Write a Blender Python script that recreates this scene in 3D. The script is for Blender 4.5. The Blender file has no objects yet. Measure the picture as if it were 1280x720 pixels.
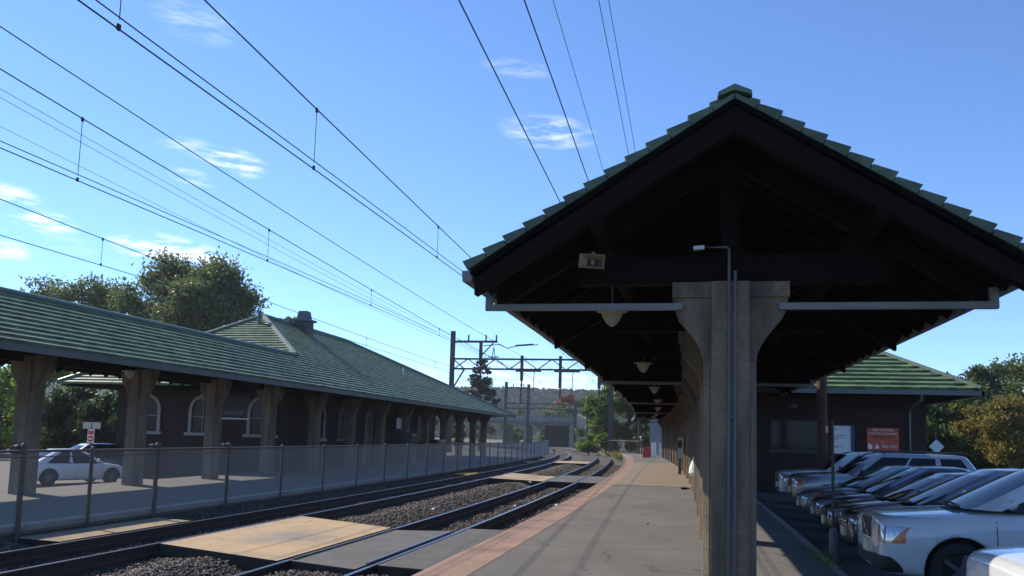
import bpy, math, random
import numpy as np
from mathutils import Vector, Matrix
from mathutils.bvhtree import BVHTree
rnd = random.Random(7)
npr = np.random.default_rng(5)
SC = bpy.context.scene
COL = SC.collection
rad = math.radians

# ------------------------------------------------------------------ helpers
class MB:
    """collects verts / faces / material index, builds one mesh"""
    def __init__(s): s.v = []; s.f = []; s.m = []
    def quad(s, a, b, c, d, mi=0):
        n = len(s.v); s.v += [tuple(a), tuple(b), tuple(c), tuple(d)]; s.f.append((n, n+1, n+2, n+3)); s.m.append(mi)
    def tri(s, a, b, c, mi=0):
        n = len(s.v); s.v += [tuple(a), tuple(b), tuple(c)]; s.f.append((n, n+1, n+2)); s.m.append(mi)
    def poly(s, pts, mi=0):
        n = len(s.v); s.v += [tuple(p) for p in pts]; s.f.append(tuple(range(n, n+len(pts)))); s.m.append(mi)
    def hexa(s, p, mi=0):
        """8 points: bottom ring 0-3, top ring 4-7"""
        n = len(s.v); s.v += [tuple(q) for q in p]
        for f in ((3,2,1,0),(4,5,6,7),(0,1,5,4),(1,2,6,5),(2,3,7,6),(3,0,4,7)):
            s.f.append(tuple(n+i for i in f)); s.m.append(mi)
    def box(s, x0, x1, y0, y1, z0, z1, mi=0):
        s.hexa([(x0,y0,z0),(x1,y0,z0),(x1,y1,z0),(x0,y1,z0),(x0,y0,z1),(x1,y0,z1),(x1,y1,z1),(x0,y1,z1)], mi)
    def bar(s, a, b, w, h, up=(0,0,1), mi=0):
        """rectangular beam from a to b, w sideways, h along up"""
        a = Vector(a); b = Vector(b); d = (b-a).normalized(); u = Vector(up)
        sd = d.cross(u)
        if sd.length < 1e-4: sd = d.cross(Vector((1,0,0)))
        sd.normalize(); u = sd.cross(d).normalized()
        sd *= w/2; u *= h/2
        s.hexa([a-sd-u, a+sd-u, b+sd-u, b-sd-u, a-sd+u, a+sd+u, b+sd+u, b-sd+u], mi)
    def tube(s, pts, r, n=8, mi=0, caps=True):
        pts = [Vector(p) for p in pts]; N = len(pts); base = len(s.v)
        rs = r if hasattr(r, '__len__') else [r]*N
        ref = None
        for i, p in enumerate(pts):
            d = (pts[min(i+1,N-1)]-pts[max(i-1,0)]).normalized()
            if ref is None:
                ref = Vector((0,0,1)) if abs(d.z) < .9 else Vector((1,0,0))
            a = d.cross(ref).normalized(); b = a.cross(d).normalized()
            for k in range(n):
                t = 2*math.pi*k/n
                s.v.append(tuple(p+a*(math.cos(t)*rs[i])+b*(math.sin(t)*rs[i])))
        for i in range(N-1):
            for k in range(n):
                k2 = (k+1) % n
                s.f.append((base+i*n+k, base+i*n+k2, base+(i+1)*n+k2, base+(i+1)*n+k)); s.m.append(mi)
        if caps:
            s.f.append(tuple(base+k for k in range(n))[::-1]); s.m.append(mi)
            s.f.append(tuple(base+(N-1)*n+k for k in range(n))); s.m.append(mi)
    def lathe(s, prof, n=20, c=(0,0,0), axis='z', mi=0):
        base = len(s.v); c = Vector(c)
        for r, h in prof:
            for k in range(n):
                t = 2*math.pi*k/n
                p = (r*math.cos(t), r*math.sin(t), h)
                if axis == 'y': p = (p[0], p[2], p[1])
                if axis == 'x': p = (p[2], p[0], p[1])
                s.v.append(tuple(c+Vector(p)))
        for i in range(len(prof)-1):
            for k in range(n):
                k2 = (k+1) % n
                s.f.append((base+i*n+k, base+i*n+k2, base+(i+1)*n+k2, base+(i+1)*n+k)); s.m.append(mi)
    def prism(s, poly, y0, y1, mi=0, axis='y'):
        """polygon in x,z extruded along y"""
        n = len(poly)
        if axis == 'y': A = [(x,y0,z) for x,z in poly]; B = [(x,y1,z) for x,z in poly]
        elif axis == 'x': A = [(y0,x,z) for x,z in poly]; B = [(y1,x,z) for x,z in poly]
        else: A = [(x,z,y0) for x,z in poly]; B = [(x,z,y1) for x,z in poly]
        b = len(s.v); s.v += A+B
        s.f.append(tuple(range(b, b+n))); s.m.append(mi)
        s.f.append(tuple(range(b+n, b+2*n))[::-1]); s.m.append(mi)
        for i in range(n):
            j = (i+1) % n
            s.f.append((b+i, b+n+i, b+n+j, b+j)); s.m.append(mi)
    def mesh(s, name, mats, org=(0,0,0), smooth=False, fixn=True):
        me = bpy.data.meshes.new(name)
        o = Vector(org)
        me.from_pydata([(x-o[0], y-o[1], z-o[2]) for x,y,z in s.v], [], s.f)
        for m in (mats if isinstance(mats,(list,tuple)) else [mats]): me.materials.append(m)
        me.polygons.foreach_set('material_index', s.m)
        if smooth: me.polygons.foreach_set('use_smooth', [True]*len(s.f))
        if fixn:
            import bmesh
            bm = bmesh.new(); bm.from_mesh(me); bmesh.ops.recalc_face_normals(bm, faces=bm.faces[:]); bm.to_mesh(me); bm.free()
        me.update()
        return me
    def build(s, name, mats, parent=None, world=True, smooth=False, loc=None, fixn=True):
        """world: verts are world coordinates; the parent's base is subtracted"""
        org = (0,0,0)
        if world:
            org = wloc(parent) if parent else (0,0,0)
            if parent is None and s.v:
                xs = np.array(s.v); org = (float(xs[:,0].mean()), float(xs[:,1].mean()), float(xs[:,2].min()))
        o = bpy.data.objects.new(name, s.mesh(name, mats, org, smooth, fixn)); COL.objects.link(o)
        if parent: o.parent = parent
        if parent is None and world: o.location = org
        if loc: o.location = loc
        return o
def wloc(o):
    v = Vector((0,0,0))
    while o: v += o.location; o = o.parent
    return v
def tag(o, label=None, cat=None, group=None, kind=None):
    if label: o['label'] = label
    if cat: o['category'] = cat
    if group: o['group'] = group
    if kind: o['kind'] = kind
    return o
def empty(name, loc, label=None, cat=None, group=None, rz=0):
    o = bpy.data.objects.new(name, None); COL.objects.link(o); o.location = loc; o.rotation_euler = (0,0,rz)
    o.empty_display_size = .2
    return tag(o, label, cat, group)
def copy_tree(o, parent=None):
    c = o.copy(); COL.objects.link(c); c.parent = parent
    for ch in list(o.children): copy_tree(ch, c)
    return c
def npmesh(name, V, F, mats, parent=None, loc=(0,0,0), smooth=False):
    me = bpy.data.meshes.new(name)
    nv, nf, k = len(V), len(F), F.shape[1]
    me.vertices.add(nv); me.vertices.foreach_set('co', V.astype(np.float32).ravel())
    me.loops.add(nf*k); me.loops.foreach_set('vertex_index', F.astype(np.int32).ravel())
    me.polygons.add(nf); me.polygons.foreach_set('loop_start', np.arange(0,nf*k,k,dtype=np.int32))
    if smooth: me.polygons.foreach_set('use_smooth', np.ones(nf,dtype=bool))
    me.materials.append(mats); me.update(calc_edges=True); me.validate()
    o = bpy.data.objects.new(name, me); COL.objects.link(o); o.location = loc
    if parent: o.parent = parent
    return o

# ------------------------------------------------------------------ alignment of the curving line
K = [(14., 0.), (80., 1/800.), (1e9, 1/300.)]
_S = np.arange(-40, 420, .5); _px = np.zeros_like(_S); _py = np.zeros_like(_S); _th = np.zeros_like(_S)
def _kap(s): return 0. if s < 14 else (1/800. if s < 80 else (1/300. if s < 250 else 0))
_px[0] = 0; _py[0] = -40
for _i in range(1, len(_S)):
    _th[_i] = _th[_i-1] + _kap(_S[_i-1]+.25)*.5
    a = (_th[_i]+_th[_i-1])/2
    _px[_i] = _px[_i-1]-math.sin(a)*.5; _py[_i] = _py[_i-1]+math.cos(a)*.5
def P(off, s, z=0.):
    x = float(np.interp(s,_S,_px)); y = float(np.interp(s,_S,_py)); t = float(np.interp(s,_S,_th))
    return Vector((x+off*math.cos(t), y+off*math.sin(t), z))
def TH(s): return float(np.interp(s,_S,_th))
def arange(a, b, st):
    n = max(1, int(round((b-a)/st))); return [a+(b-a)*i/n for i in range(n+1)]

# ------------------------------------------------------------------ materials
def mat(name, base=(.5,.5,.5), rough=.7, metal=0., var=.0, scale=4., dirt=None, dscale=1.5, bump=0., bscale=30., cell=None, cellvar=.25,
        spec=.5, coat=0., noise2=None, stretch=None, crack=None, streak=False):
    m = bpy.data.materials.new(name); m.use_nodes = True
    nt = m.node_tree; N = nt.nodes; L = nt.links
    b = N['Principled BSDF']
    b.inputs['Roughness'].default_value = rough; b.inputs['Metallic'].default_value = metal
    b.inputs['Specular IOR Level'].default_value = spec
    if coat: b.inputs['Coat Weight'].default_value = coat; b.inputs['Coat Roughness'].default_value = .04
    geo = N.new('ShaderNodeNewGeometry'); pos = geo.outputs['Position']
    if stretch:
        mp = N.new('ShaderNodeVectorMath'); mp.operation = 'MULTIPLY'; mp.inputs[1].default_value = stretch
        L.new(pos, mp.inputs[0]); npos = mp.outputs[0]
    else: npos = pos
    col = N.new('ShaderNodeRGB'); col.outputs[0].default_value = (*base,1); out = col.outputs[0]
    def mul(out, fac_out, lo, hi):
        mr = N.new('ShaderNodeMapRange'); mr.inputs['To Min'].default_value = lo; mr.inputs['To Max'].default_value = hi
        mr.inputs['From Min'].default_value = .25; mr.inputs['From Max'].default_value = .75; mr.clamp = True
        L.new(fac_out, mr.inputs['Value'])
        vm = N.new('ShaderNodeVectorMath'); vm.operation = 'SCALE'; L.new(out, vm.inputs[0]); L.new(mr.outputs[0], vm.inputs['Scale'])
        return vm.outputs[0]
    def noise(sc, det=6, src=None):
        n = N.new('ShaderNodeTexNoise'); n.inputs['Scale'].default_value = sc; n.inputs['Detail'].default_value = det
        n.inputs['Roughness'].default_value = .62; L.new(src or npos, n.inputs['Vector']); return n.outputs['Fac']
    if var: out = mul(out, noise(scale), 1-var, 1+var)
    if noise2: out = mul(out, noise(noise2[0], 3), 1-noise2[1], 1+noise2[1])
    if cell:
        sn = N.new('ShaderNodeVectorMath'); sn.operation = 'SNAP'; sn.inputs[1].default_value = cell; L.new(pos, sn.inputs[0])
        wn = N.new('ShaderNodeTexWhiteNoise'); wn.noise_dimensions = '3D'; L.new(sn.outputs[0], wn.inputs['Vector'])
        mr = N.new('ShaderNodeMapRange'); mr.inputs['To Min'].default_value = 1-cellvar; mr.inputs['To Max'].default_value = 1+cellvar
        L.new(wn.outputs['Value'], mr.inputs['Value'])
        vm = N.new('ShaderNodeVectorMath'); vm.operation = 'SCALE'; L.new(out, vm.inputs[0]); L.new(mr.outputs[0], vm.inputs['Scale']); out = vm.outputs[0]
    if dirt:
        dcol, amt = dirt
        n = N.new('ShaderNodeTexNoise'); n.inputs['Scale'].default_value = dscale; n.inputs['Detail'].default_value = 8
        if streak:
            sm = N.new('ShaderNodeVectorMath'); sm.operation = 'MULTIPLY'; sm.inputs[1].default_value = (1,1,.22); L.new(pos, sm.inputs[0]); L.new(sm.outputs[0], n.inputs['Vector'])
        else: L.new(npos, n.inputs['Vector'])
        mr = N.new('ShaderNodeMapRange'); mr.inputs['From Min'].default_value = .45; mr.inputs['From Max'].default_value = .7; mr.inputs['To Max'].default_value = amt
        L.new(n.outputs['Fac'], mr.inputs['Value'])
        mx = N.new('ShaderNodeMix'); mx.data_type = 'RGBA'; L.new(mr.outputs[0], mx.inputs[0]); L.new(out, mx.inputs[6]); mx.inputs[7].default_value = (*dcol,1); out = mx.outputs[2]
    if crack:
        nz = N.new('ShaderNodeTexNoise'); nz.inputs['Scale'].default_value = 1.3; nz.inputs['Detail'].default_value = 6; L.new(pos, nz.inputs['Vector'])
        ml = N.new('ShaderNodeVectorMath'); ml.operation = 'SCALE'; L.new(nz.outputs['Color'], ml.inputs[0]); ml.inputs['Scale'].default_value = 1.1
        av = N.new('ShaderNodeVectorMath'); av.operation = 'ADD'; L.new(pos, av.inputs[0]); L.new(ml.outputs[0], av.inputs[1])
        vo = N.new('ShaderNodeTexVoronoi'); vo.feature = 'DISTANCE_TO_EDGE'; vo.inputs['Scale'].default_value = crack[0]; L.new(av.outputs[0], vo.inputs['Vector'])
        mr = N.new('ShaderNodeMapRange'); mr.inputs['From Max'].default_value = crack[1]; mr.inputs['To Min'].default_value = crack[2]; mr.inputs['To Max'].default_value = 1.
        L.new(vo.outputs['Distance'], mr.inputs['Value'])
        vm = N.new('ShaderNodeVectorMath'); vm.operation = 'SCALE'; L.new(out, vm.inputs[0]); L.new(mr.outputs[0], vm.inputs['Scale']); out = vm.outputs[0]
    L.new(out, b.inputs['Base Color'])
    if bump:
        bn = N.new('ShaderNodeBump'); bn.inputs['Strength'].default_value = bump; bn.inputs['Distance'].default_value = .02
        L.new(noise(bscale, 4), bn.inputs['Height']); L.new(bn.outputs[0], b.inputs['Normal'])
    return m
def leafmat(name, c1, c2, trans=.35, spec=.3):
    m = bpy.data.materials.new(name); m.use_nodes = True; nt = m.node_tree; N = nt.nodes; L = nt.links
    b = N['Principled BSDF']; out = N['Material Output']
    geo = N.new('ShaderNodeNewGeometry')
    tn = N.new('ShaderNodeTexNoise'); tn.inputs['Scale'].default_value = .45; tn.inputs['Detail'].default_value = 3; L.new(geo.outputs['Position'], tn.inputs['Vector'])
    ad = N.new('ShaderNodeMath'); ad.operation = 'MULTIPLY_ADD'; L.new(geo.outputs['Random Per Island'], ad.inputs[0]); ad.inputs[1].default_value = .55
    mr = N.new('ShaderNodeMapRange'); mr.inputs['From Min'].default_value = .35; mr.inputs['From Max'].default_value = .65; mr.inputs['To Max'].default_value = .45
    L.new(tn.outputs['Fac'], mr.inputs['Value']); L.new(mr.outputs[0], ad.inputs[2])
    mx = N.new('ShaderNodeMix'); mx.data_type = 'RGBA'; mx.inputs[6].default_value = (*c1,1); mx.inputs[7].default_value = (*c2,1); L.new(ad.outputs[0], mx.inputs[0])
    L.new(mx.outputs[2], b.inputs['Base Color']); b.inputs['Roughness'].default_value = .55; b.inputs['Specular IOR Level'].default_value = spec
    tr = N.new('ShaderNodeBsdfTranslucent'); L.new(mx.outputs[2], tr.inputs['Color'])
    ms = N.new('ShaderNodeMixShader'); ms.inputs[0].default_value = trans; L.new(b.outputs[0], ms.inputs[1]); L.new(tr.outputs[0], ms.inputs[2]); L.new(ms.outputs[0], out.inputs['Surface'])
    return m
def stonemat(name, cols):
    m = bpy.data.materials.new(name); m.use_nodes = True; nt = m.node_tree; N = nt.nodes; L = nt.links; b = N['Principled BSDF']
    geo = N.new('ShaderNodeNewGeometry'); cr = N.new('ShaderNodeValToRGB'); cr.color_ramp.interpolation = 'LINEAR'
    el = cr.color_ramp.elements; el[0].position = 0; el[0].color = (*cols[0],1); el[1].position = 1; el[1].color = (*cols[-1],1)
    for i, c in enumerate(cols[1:-1]): e = el.new((i+1)/(len(cols)-1)); e.color = (*c,1)
    L.new(geo.outputs['Random Per Island'], cr.inputs[0]); L.new(cr.outputs[0], b.inputs['Base Color']); b.inputs['Roughness'].default_value = .9
    return m
def brickmat(name, c1, c2, mortar, sc=1.0):
    m = bpy.data.materials.new(name); m.use_nodes = True; nt = m.node_tree; N = nt.nodes; L = nt.links; b = N['Principled BSDF']
    geo = N.new('ShaderNodeNewGeometry'); sp = N.new('ShaderNodeSeparateXYZ'); L.new(geo.outputs['Position'], sp.inputs[0])
    ad = N.new('ShaderNodeMath'); L.new(sp.outputs[0], ad.inputs[0]); L.new(sp.outputs[1], ad.inputs[1])
    cb = N.new('ShaderNodeCombineXYZ'); L.new(ad.outputs[0], cb.inputs[0]); L.new(sp.outputs[2], cb.inputs[1])
    br = N.new('ShaderNodeTexBrick'); br.inputs['Scale'].default_value = 1; br.inputs['Brick Width'].default_value = .21*sc; br.inputs['Row Height'].default_value = .075*sc
    br.inputs['Mortar Size'].default_value = .008*sc; br.inputs['Color1'].default_value = (*c1,1); br.inputs['Color2'].default_value = (*c2,1); br.inputs['Mortar'].default_value = (*mortar,1)
    L.new(cb.outputs[0], br.inputs['Vector']); L.new(br.outputs['Color'], b.inputs['Base Color']); b.inputs['Roughness'].default_value = .85
    return m

M = {}
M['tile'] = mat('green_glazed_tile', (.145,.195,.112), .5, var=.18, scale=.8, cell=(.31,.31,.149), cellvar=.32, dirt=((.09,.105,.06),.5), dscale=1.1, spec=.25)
M['tiled'] = mat('shaded_green_tile', (.090,.125,.085), .5, var=.25, scale=.8, cell=(.31,.31,.149), cellvar=.25, dirt=((.06,.065,.045),.6), dscale=1.1, spec=.25)  # same green tile, darkened for the near canopy: gable shade put into the colour
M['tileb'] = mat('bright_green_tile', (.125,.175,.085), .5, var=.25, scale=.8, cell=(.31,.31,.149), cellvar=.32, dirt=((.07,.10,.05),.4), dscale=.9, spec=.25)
M['ridge'] = mat('green_ridge_tile', (.095,.135,.090), .4, var=.25, scale=3)
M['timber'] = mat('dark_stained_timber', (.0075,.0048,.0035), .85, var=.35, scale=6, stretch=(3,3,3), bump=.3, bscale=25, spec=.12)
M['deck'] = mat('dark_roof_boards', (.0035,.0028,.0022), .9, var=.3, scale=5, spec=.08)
M['conc'] = mat('pebble_concrete', (.205,.153,.103), .95, var=.2, scale=2.2, noise2=(55,.55), bump=.9, bscale=45, dirt=((.07,.058,.045),.85), dscale=3.2, streak=True)
M['asphalt'] = mat('platform_asphalt', (.110,.103,.091), .93, var=.18, scale=.9, noise2=(42,.22), dirt=((.068,.064,.057),.55), dscale=.55, bump=.35, bscale=70, stretch=(1,.55,1), crack=(.33,.012,.5))
M['patch'] = mat('tan_platform_paving', (.19,.142,.098), .93, var=.18, scale=1.1, noise2=(40,.18), dirt=((.12,.10,.08),.6), dscale=.7, stretch=(.6,1.6,1))
M['band'] = mat('terracotta_edge_paving', (.275,.168,.116), .9, var=.22, scale=1.6, noise2=(30,.16), dirt=((.12,.085,.072),.85), dscale=.8, stretch=(.8,1.5,1), bump=.2, crack=(.8,.012,.55))
M['lot'] = mat('parking_asphalt', (.075,.075,.075), .92, var=.2, scale=.7, noise2=(40,.25), dirt=((.04,.04,.04),.5), dscale=.5)
M['lot_pale'] = mat('pale_lot_paving', (.125,.115,.10), .93, var=.16, scale=.6, noise2=(35,.18), dirt=((.12,.115,.105),.5), dscale=.4)
M['kerb'] = mat('kerb_concrete', (.27,.25,.21), .92, var=.25, scale=3, noise2=(40,.2))
M['ground'] = mat('rough_ground', (.085,.085,.05), .95, var=.3, scale=.3, dirt=((.13,.11,.075),.6), dscale=.12)
M['bed'] = mat('ballast_bed', (.06,.05,.042), .95, var=.5, scale=14, noise2=(28,.6), bump=1.0, bscale=24)
M['stone'] = stonemat('ballast_stone', [(.035,.029,.025),(.075,.06,.048),(.125,.102,.082),(.095,.078,.066),(.19,.165,.14)])
M['rail'] = mat('rusty_rail_side', (.030,.021,.016), .75, var=.3, scale=8)
M['railtop'] = mat('worn_rail_top', (.28,.27,.26), .28, metal=.9, var=.15, scale=3)
M['panel'] = mat('tan_crossing_panel', (.36,.25,.135), .9, var=.16, scale=1.6, noise2=(30,.14), dirt=((.19,.165,.135),.95), dscale=.55, crack=(.45,.012,.6))
M['deckside'] = mat('shaded_deck_side', (.025,.02,.016), .9, var=.3, scale=6)  # shade on the upright deck faces is painted in with this dark colour
M['yellow'] = mat('yellow_tactile', (.55,.30,.03), .8, var=.15, scale=3)
M['infill'] = mat('crossing_asphalt', (.085,.083,.08), .93, var=.25, scale=1.8, noise2=(40,.3), bump=.5, bscale=50)
M['galv'] = mat('galvanised_steel', (.085,.072,.056), .6, metal=.25, var=.25, scale=6)
M['wiremesh'] = mat('dull_chain_link', (.42,.385,.33), .6, metal=.1)
M['cable'] = mat('black_cable', (.012,.013,.018), .6)
M['steel'] = mat('dark_portal_steel', (.050,.042,.040), .7, var=.35, scale=2)
M['gutter'] = mat('dull_green_gutter', (.10,.125,.115), .5, var=.2, scale=2)
M['pipe'] = mat('painted_drain_pipe', (.16,.175,.155), .55, var=.15, scale=4)
M['conduit'] = mat('grey_conduit', (.11,.112,.118), .6, metal=.2, var=.15)
M['brick'] = brickmat('dark_red_brick', (.044,.019,.012), (.031,.014,.010), (.026,.021,.017))
M['stonetrim'] = mat('pale_stone_trim', (.30,.28,.25), .8, var=.15, scale=4)
M['glass'] = mat('dark_window_glass', (.010,.012,.014), .12, spec=.18)
M['lamp'] = mat('dull_white_enamel', (.38,.34,.26), .5, var=.12, scale=8)
M['horn'] = mat('beige_speaker_horn', (.34,.26,.16), .55, var=.1, scale=8)
M['hornin'] = mat('dark_speaker_throat', (.04,.035,.03), .6)
M['white'] = mat('white_panel', (.72,.74,.76), .5, var=.06, scale=3)
M['whitep'] = mat('white_plastic', (.78,.78,.72), .45, var=.06, scale=3)
M['red'] = mat('red_plastic', (.62,.035,.02), .45, var=.1, scale=3)
M['banner'] = mat('orange_red_banner', (.55,.095,.045), .6, var=.08, scale=2)
M['ink'] = mat('black_ink', (.02,.018,.02), .6)
M['navy'] = mat('navy_trim', (.03,.05,.16), .5)
M['signback'] = mat('dull_sign_back', (.45,.46,.45), .45, metal=.3)
M['beige'] = mat('beige_sign_board', (.48,.42,.31), .6)
M['faint'] = mat('weathered_lettering', (.22,.23,.25), .7)
M['wood'] = mat('weathered_pole_wood', (.065,.034,.018), .85, var=.35, scale=3, stretch=(6,6,.7))
M['bark'] = mat('bark', (.075,.055,.04), .9, var=.35, scale=4, stretch=(4,4,.6))
M['palebark'] = mat('pale_bark', (.26,.23,.19), .9, var=.25, scale=4, stretch=(4,4,.6))
M['stucco'] = mat('grey_render_wall', (.25,.25,.25), .85, var=.1, scale=1)
M['bconc'] = mat('bridge_concrete', (.25,.225,.19), .9, var=.3, scale=.5, dirt=((.2,.18,.16),.6), dscale=.25)
M['girder'] = mat('bridge_girder', (.22,.20,.17), .8, var=.35, scale=.5)
M['bgreen'] = mat('green_girder_paint', (.06,.12,.10), .6)
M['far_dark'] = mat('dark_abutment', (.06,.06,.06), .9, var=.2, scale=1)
M['chimbrick'] = brickmat('chimney_brick', (.11,.085,.075), (.085,.07,.065), (.10,.09,.08))
M['slate'] = mat('chimney_cap_stone', (.12,.125,.14), .8, var=.2, scale=5)
M['tyre'] = mat('tyre_rubber', (.014,.014,.015), .85)
M['rim'] = mat('alloy_rim', (.16,.16,.165), .4, metal=.8)
M['black'] = mat('black_plastic', (.016,.017,.019), .6)
M['chrome'] = mat('chrome', (.65,.66,.68), .12, metal=1.)
M['lens'] = mat('headlamp_lens', (.42,.44,.46), .08, metal=.55, var=.5, scale=14, spec=.8, coat=.6)
M['amber'] = mat('amber_lens', (.62,.12,.02), .2, coat=.5)
M['plate'] = mat('number_plate', (.62,.58,.38), .5)
M['plastic_bag'] = mat('white_bag_plastic', (.82,.84,.70), .4, var=.05, scale=5)
M['shelter'] = mat('dull_yellow_weeds', (.22,.19,.07), .9)
def carglass():
    m = mat('car_glass', (.005,.007,.010), .03, spec=.32); b = m.node_tree.nodes['Principled BSDF']; b.inputs['IOR'].default_value = 1.5; return m
M['cglass'] = carglass()
def paint(name, c, rough=.25, metal=.0): return mat(name, c, rough, metal=metal, spec=.5, coat=1.)
M['p_white'] = paint('white_car_paint', (.56,.57,.58))
M['p_bright'] = paint('bright_white_paint', (.80,.81,.82))
M['p_silver'] = paint('silver_car_paint', (.30,.31,.33), .32, .55)
M['p_black'] = paint('black_car_paint', (.012,.013,.017))
M['p_navy'] = paint('dark_blue_car_paint', (.028,.038,.062), .28, .3)
M['p_grey'] = paint('grey_car_paint', (.17,.18,.20), .3, .5)
M['p_pale'] = paint('pale_silver_car_paint', (.50,.51,.52), .32, .4)
M['leaf_green'] = leafmat('leaf_green', (.028,.060,.014), (.085,.125,.025))
M['leaf_dark'] = leafmat('leaf_dark', (.018,.038,.014), (.05,.075,.022), .25)
M['leaf_olive'] = leafmat('leaf_olive', (.040,.055,.018), (.13,.12,.038))
M['leaf_autumn'] = leafmat('leaf_autumn', (.11,.10,.022), (.24,.12,.028))
M['leaf_green'] = leafmat('leaf_green', (.040,.085,.018), (.13,.185,.035), .45)
M['leaf_dark'] = leafmat('leaf_dark', (.024,.050,.018), (.075,.11,.032), .35)
M['leaf_olive'] = leafmat('leaf_olive', (.065,.095,.033), (.165,.205,.07), .5)
M['leaf_autumn'] = leafmat('leaf_autumn', (.10,.14,.03), (.29,.20,.048), .5)
M['leaf_rust'] = leafmat('leaf_rust', (.18,.075,.03), (.26,.10,.04))
M['leaf_pine'] = leafmat('leaf_pine', (.016,.032,.016), (.04,.062,.028), .15)
M['leaf_bright'] = leafmat('leaf_bright', (.06,.12,.02), (.19,.26,.045), .5)
M['hill'] = leafmat('hill_woods', (.022,.042,.018), (.045,.062,.026), .0, 0.)

# ------------------------------------------------------------------ camera, sun, sky
RX = Vector((0.977967,0.211,0)); 
def setup_camera():
    f, cx, cy = 1036., 640., 440.
    n = lambda v: v/np.linalg.norm(v)
    Py = n(np.array([866-cx, 551-cy, f])); T = 10220.
    for _ in range(30):
        zx = 911+.0025*T; T = ((zx-cx)*(866-cx)+f*f)/(551-cy)
    Z = n(np.array([zx-cx,-T,f])); Z = n(Z-Py*Z.dot(Py)); X = n(np.cross(Py,Z)); X = X if X[0] > 0 else -X
    right = Vector((X[0],Py[0],Z[0])); up = -Vector((X[1],Py[1],Z[1])); back = -Vector((X[2],Py[2],Z[2]))
    m = Matrix(((right.x,up.x,back.x,0),(right.y,up.y,back.y,0),(right.z,up.z,back.z,1.8),(0,0,0,1)))
    cd = bpy.data.cameras.new('Camera'); c = bpy.data.objects.new('Camera', cd); COL.objects.link(c); c.matrix_world = m
    cd.sensor_width = 36; cd.lens = f/1280*36; cd.shift_y = 80/1280; cd.clip_end = 6000; cd.clip_start = .1
    SC.camera = c
setup_camera()
AZ, EL = 24., 38.2
sdir = Vector((-math.cos(rad(AZ))*math.cos(rad(EL)), math.sin(rad(AZ))*math.cos(rad(EL)), math.sin(rad(EL))))
ld = bpy.data.lights.new('Sun','SUN'); ld.energy = 3.5; ld.angle = rad(.5); ld.color = (1.,.90,.74)
lo = bpy.data.objects.new('Sun', ld); COL.objects.link(lo); lo.rotation_euler = sdir.to_track_quat('Z','Y').to_euler(); lo.location = (-60,30,60)
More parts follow.
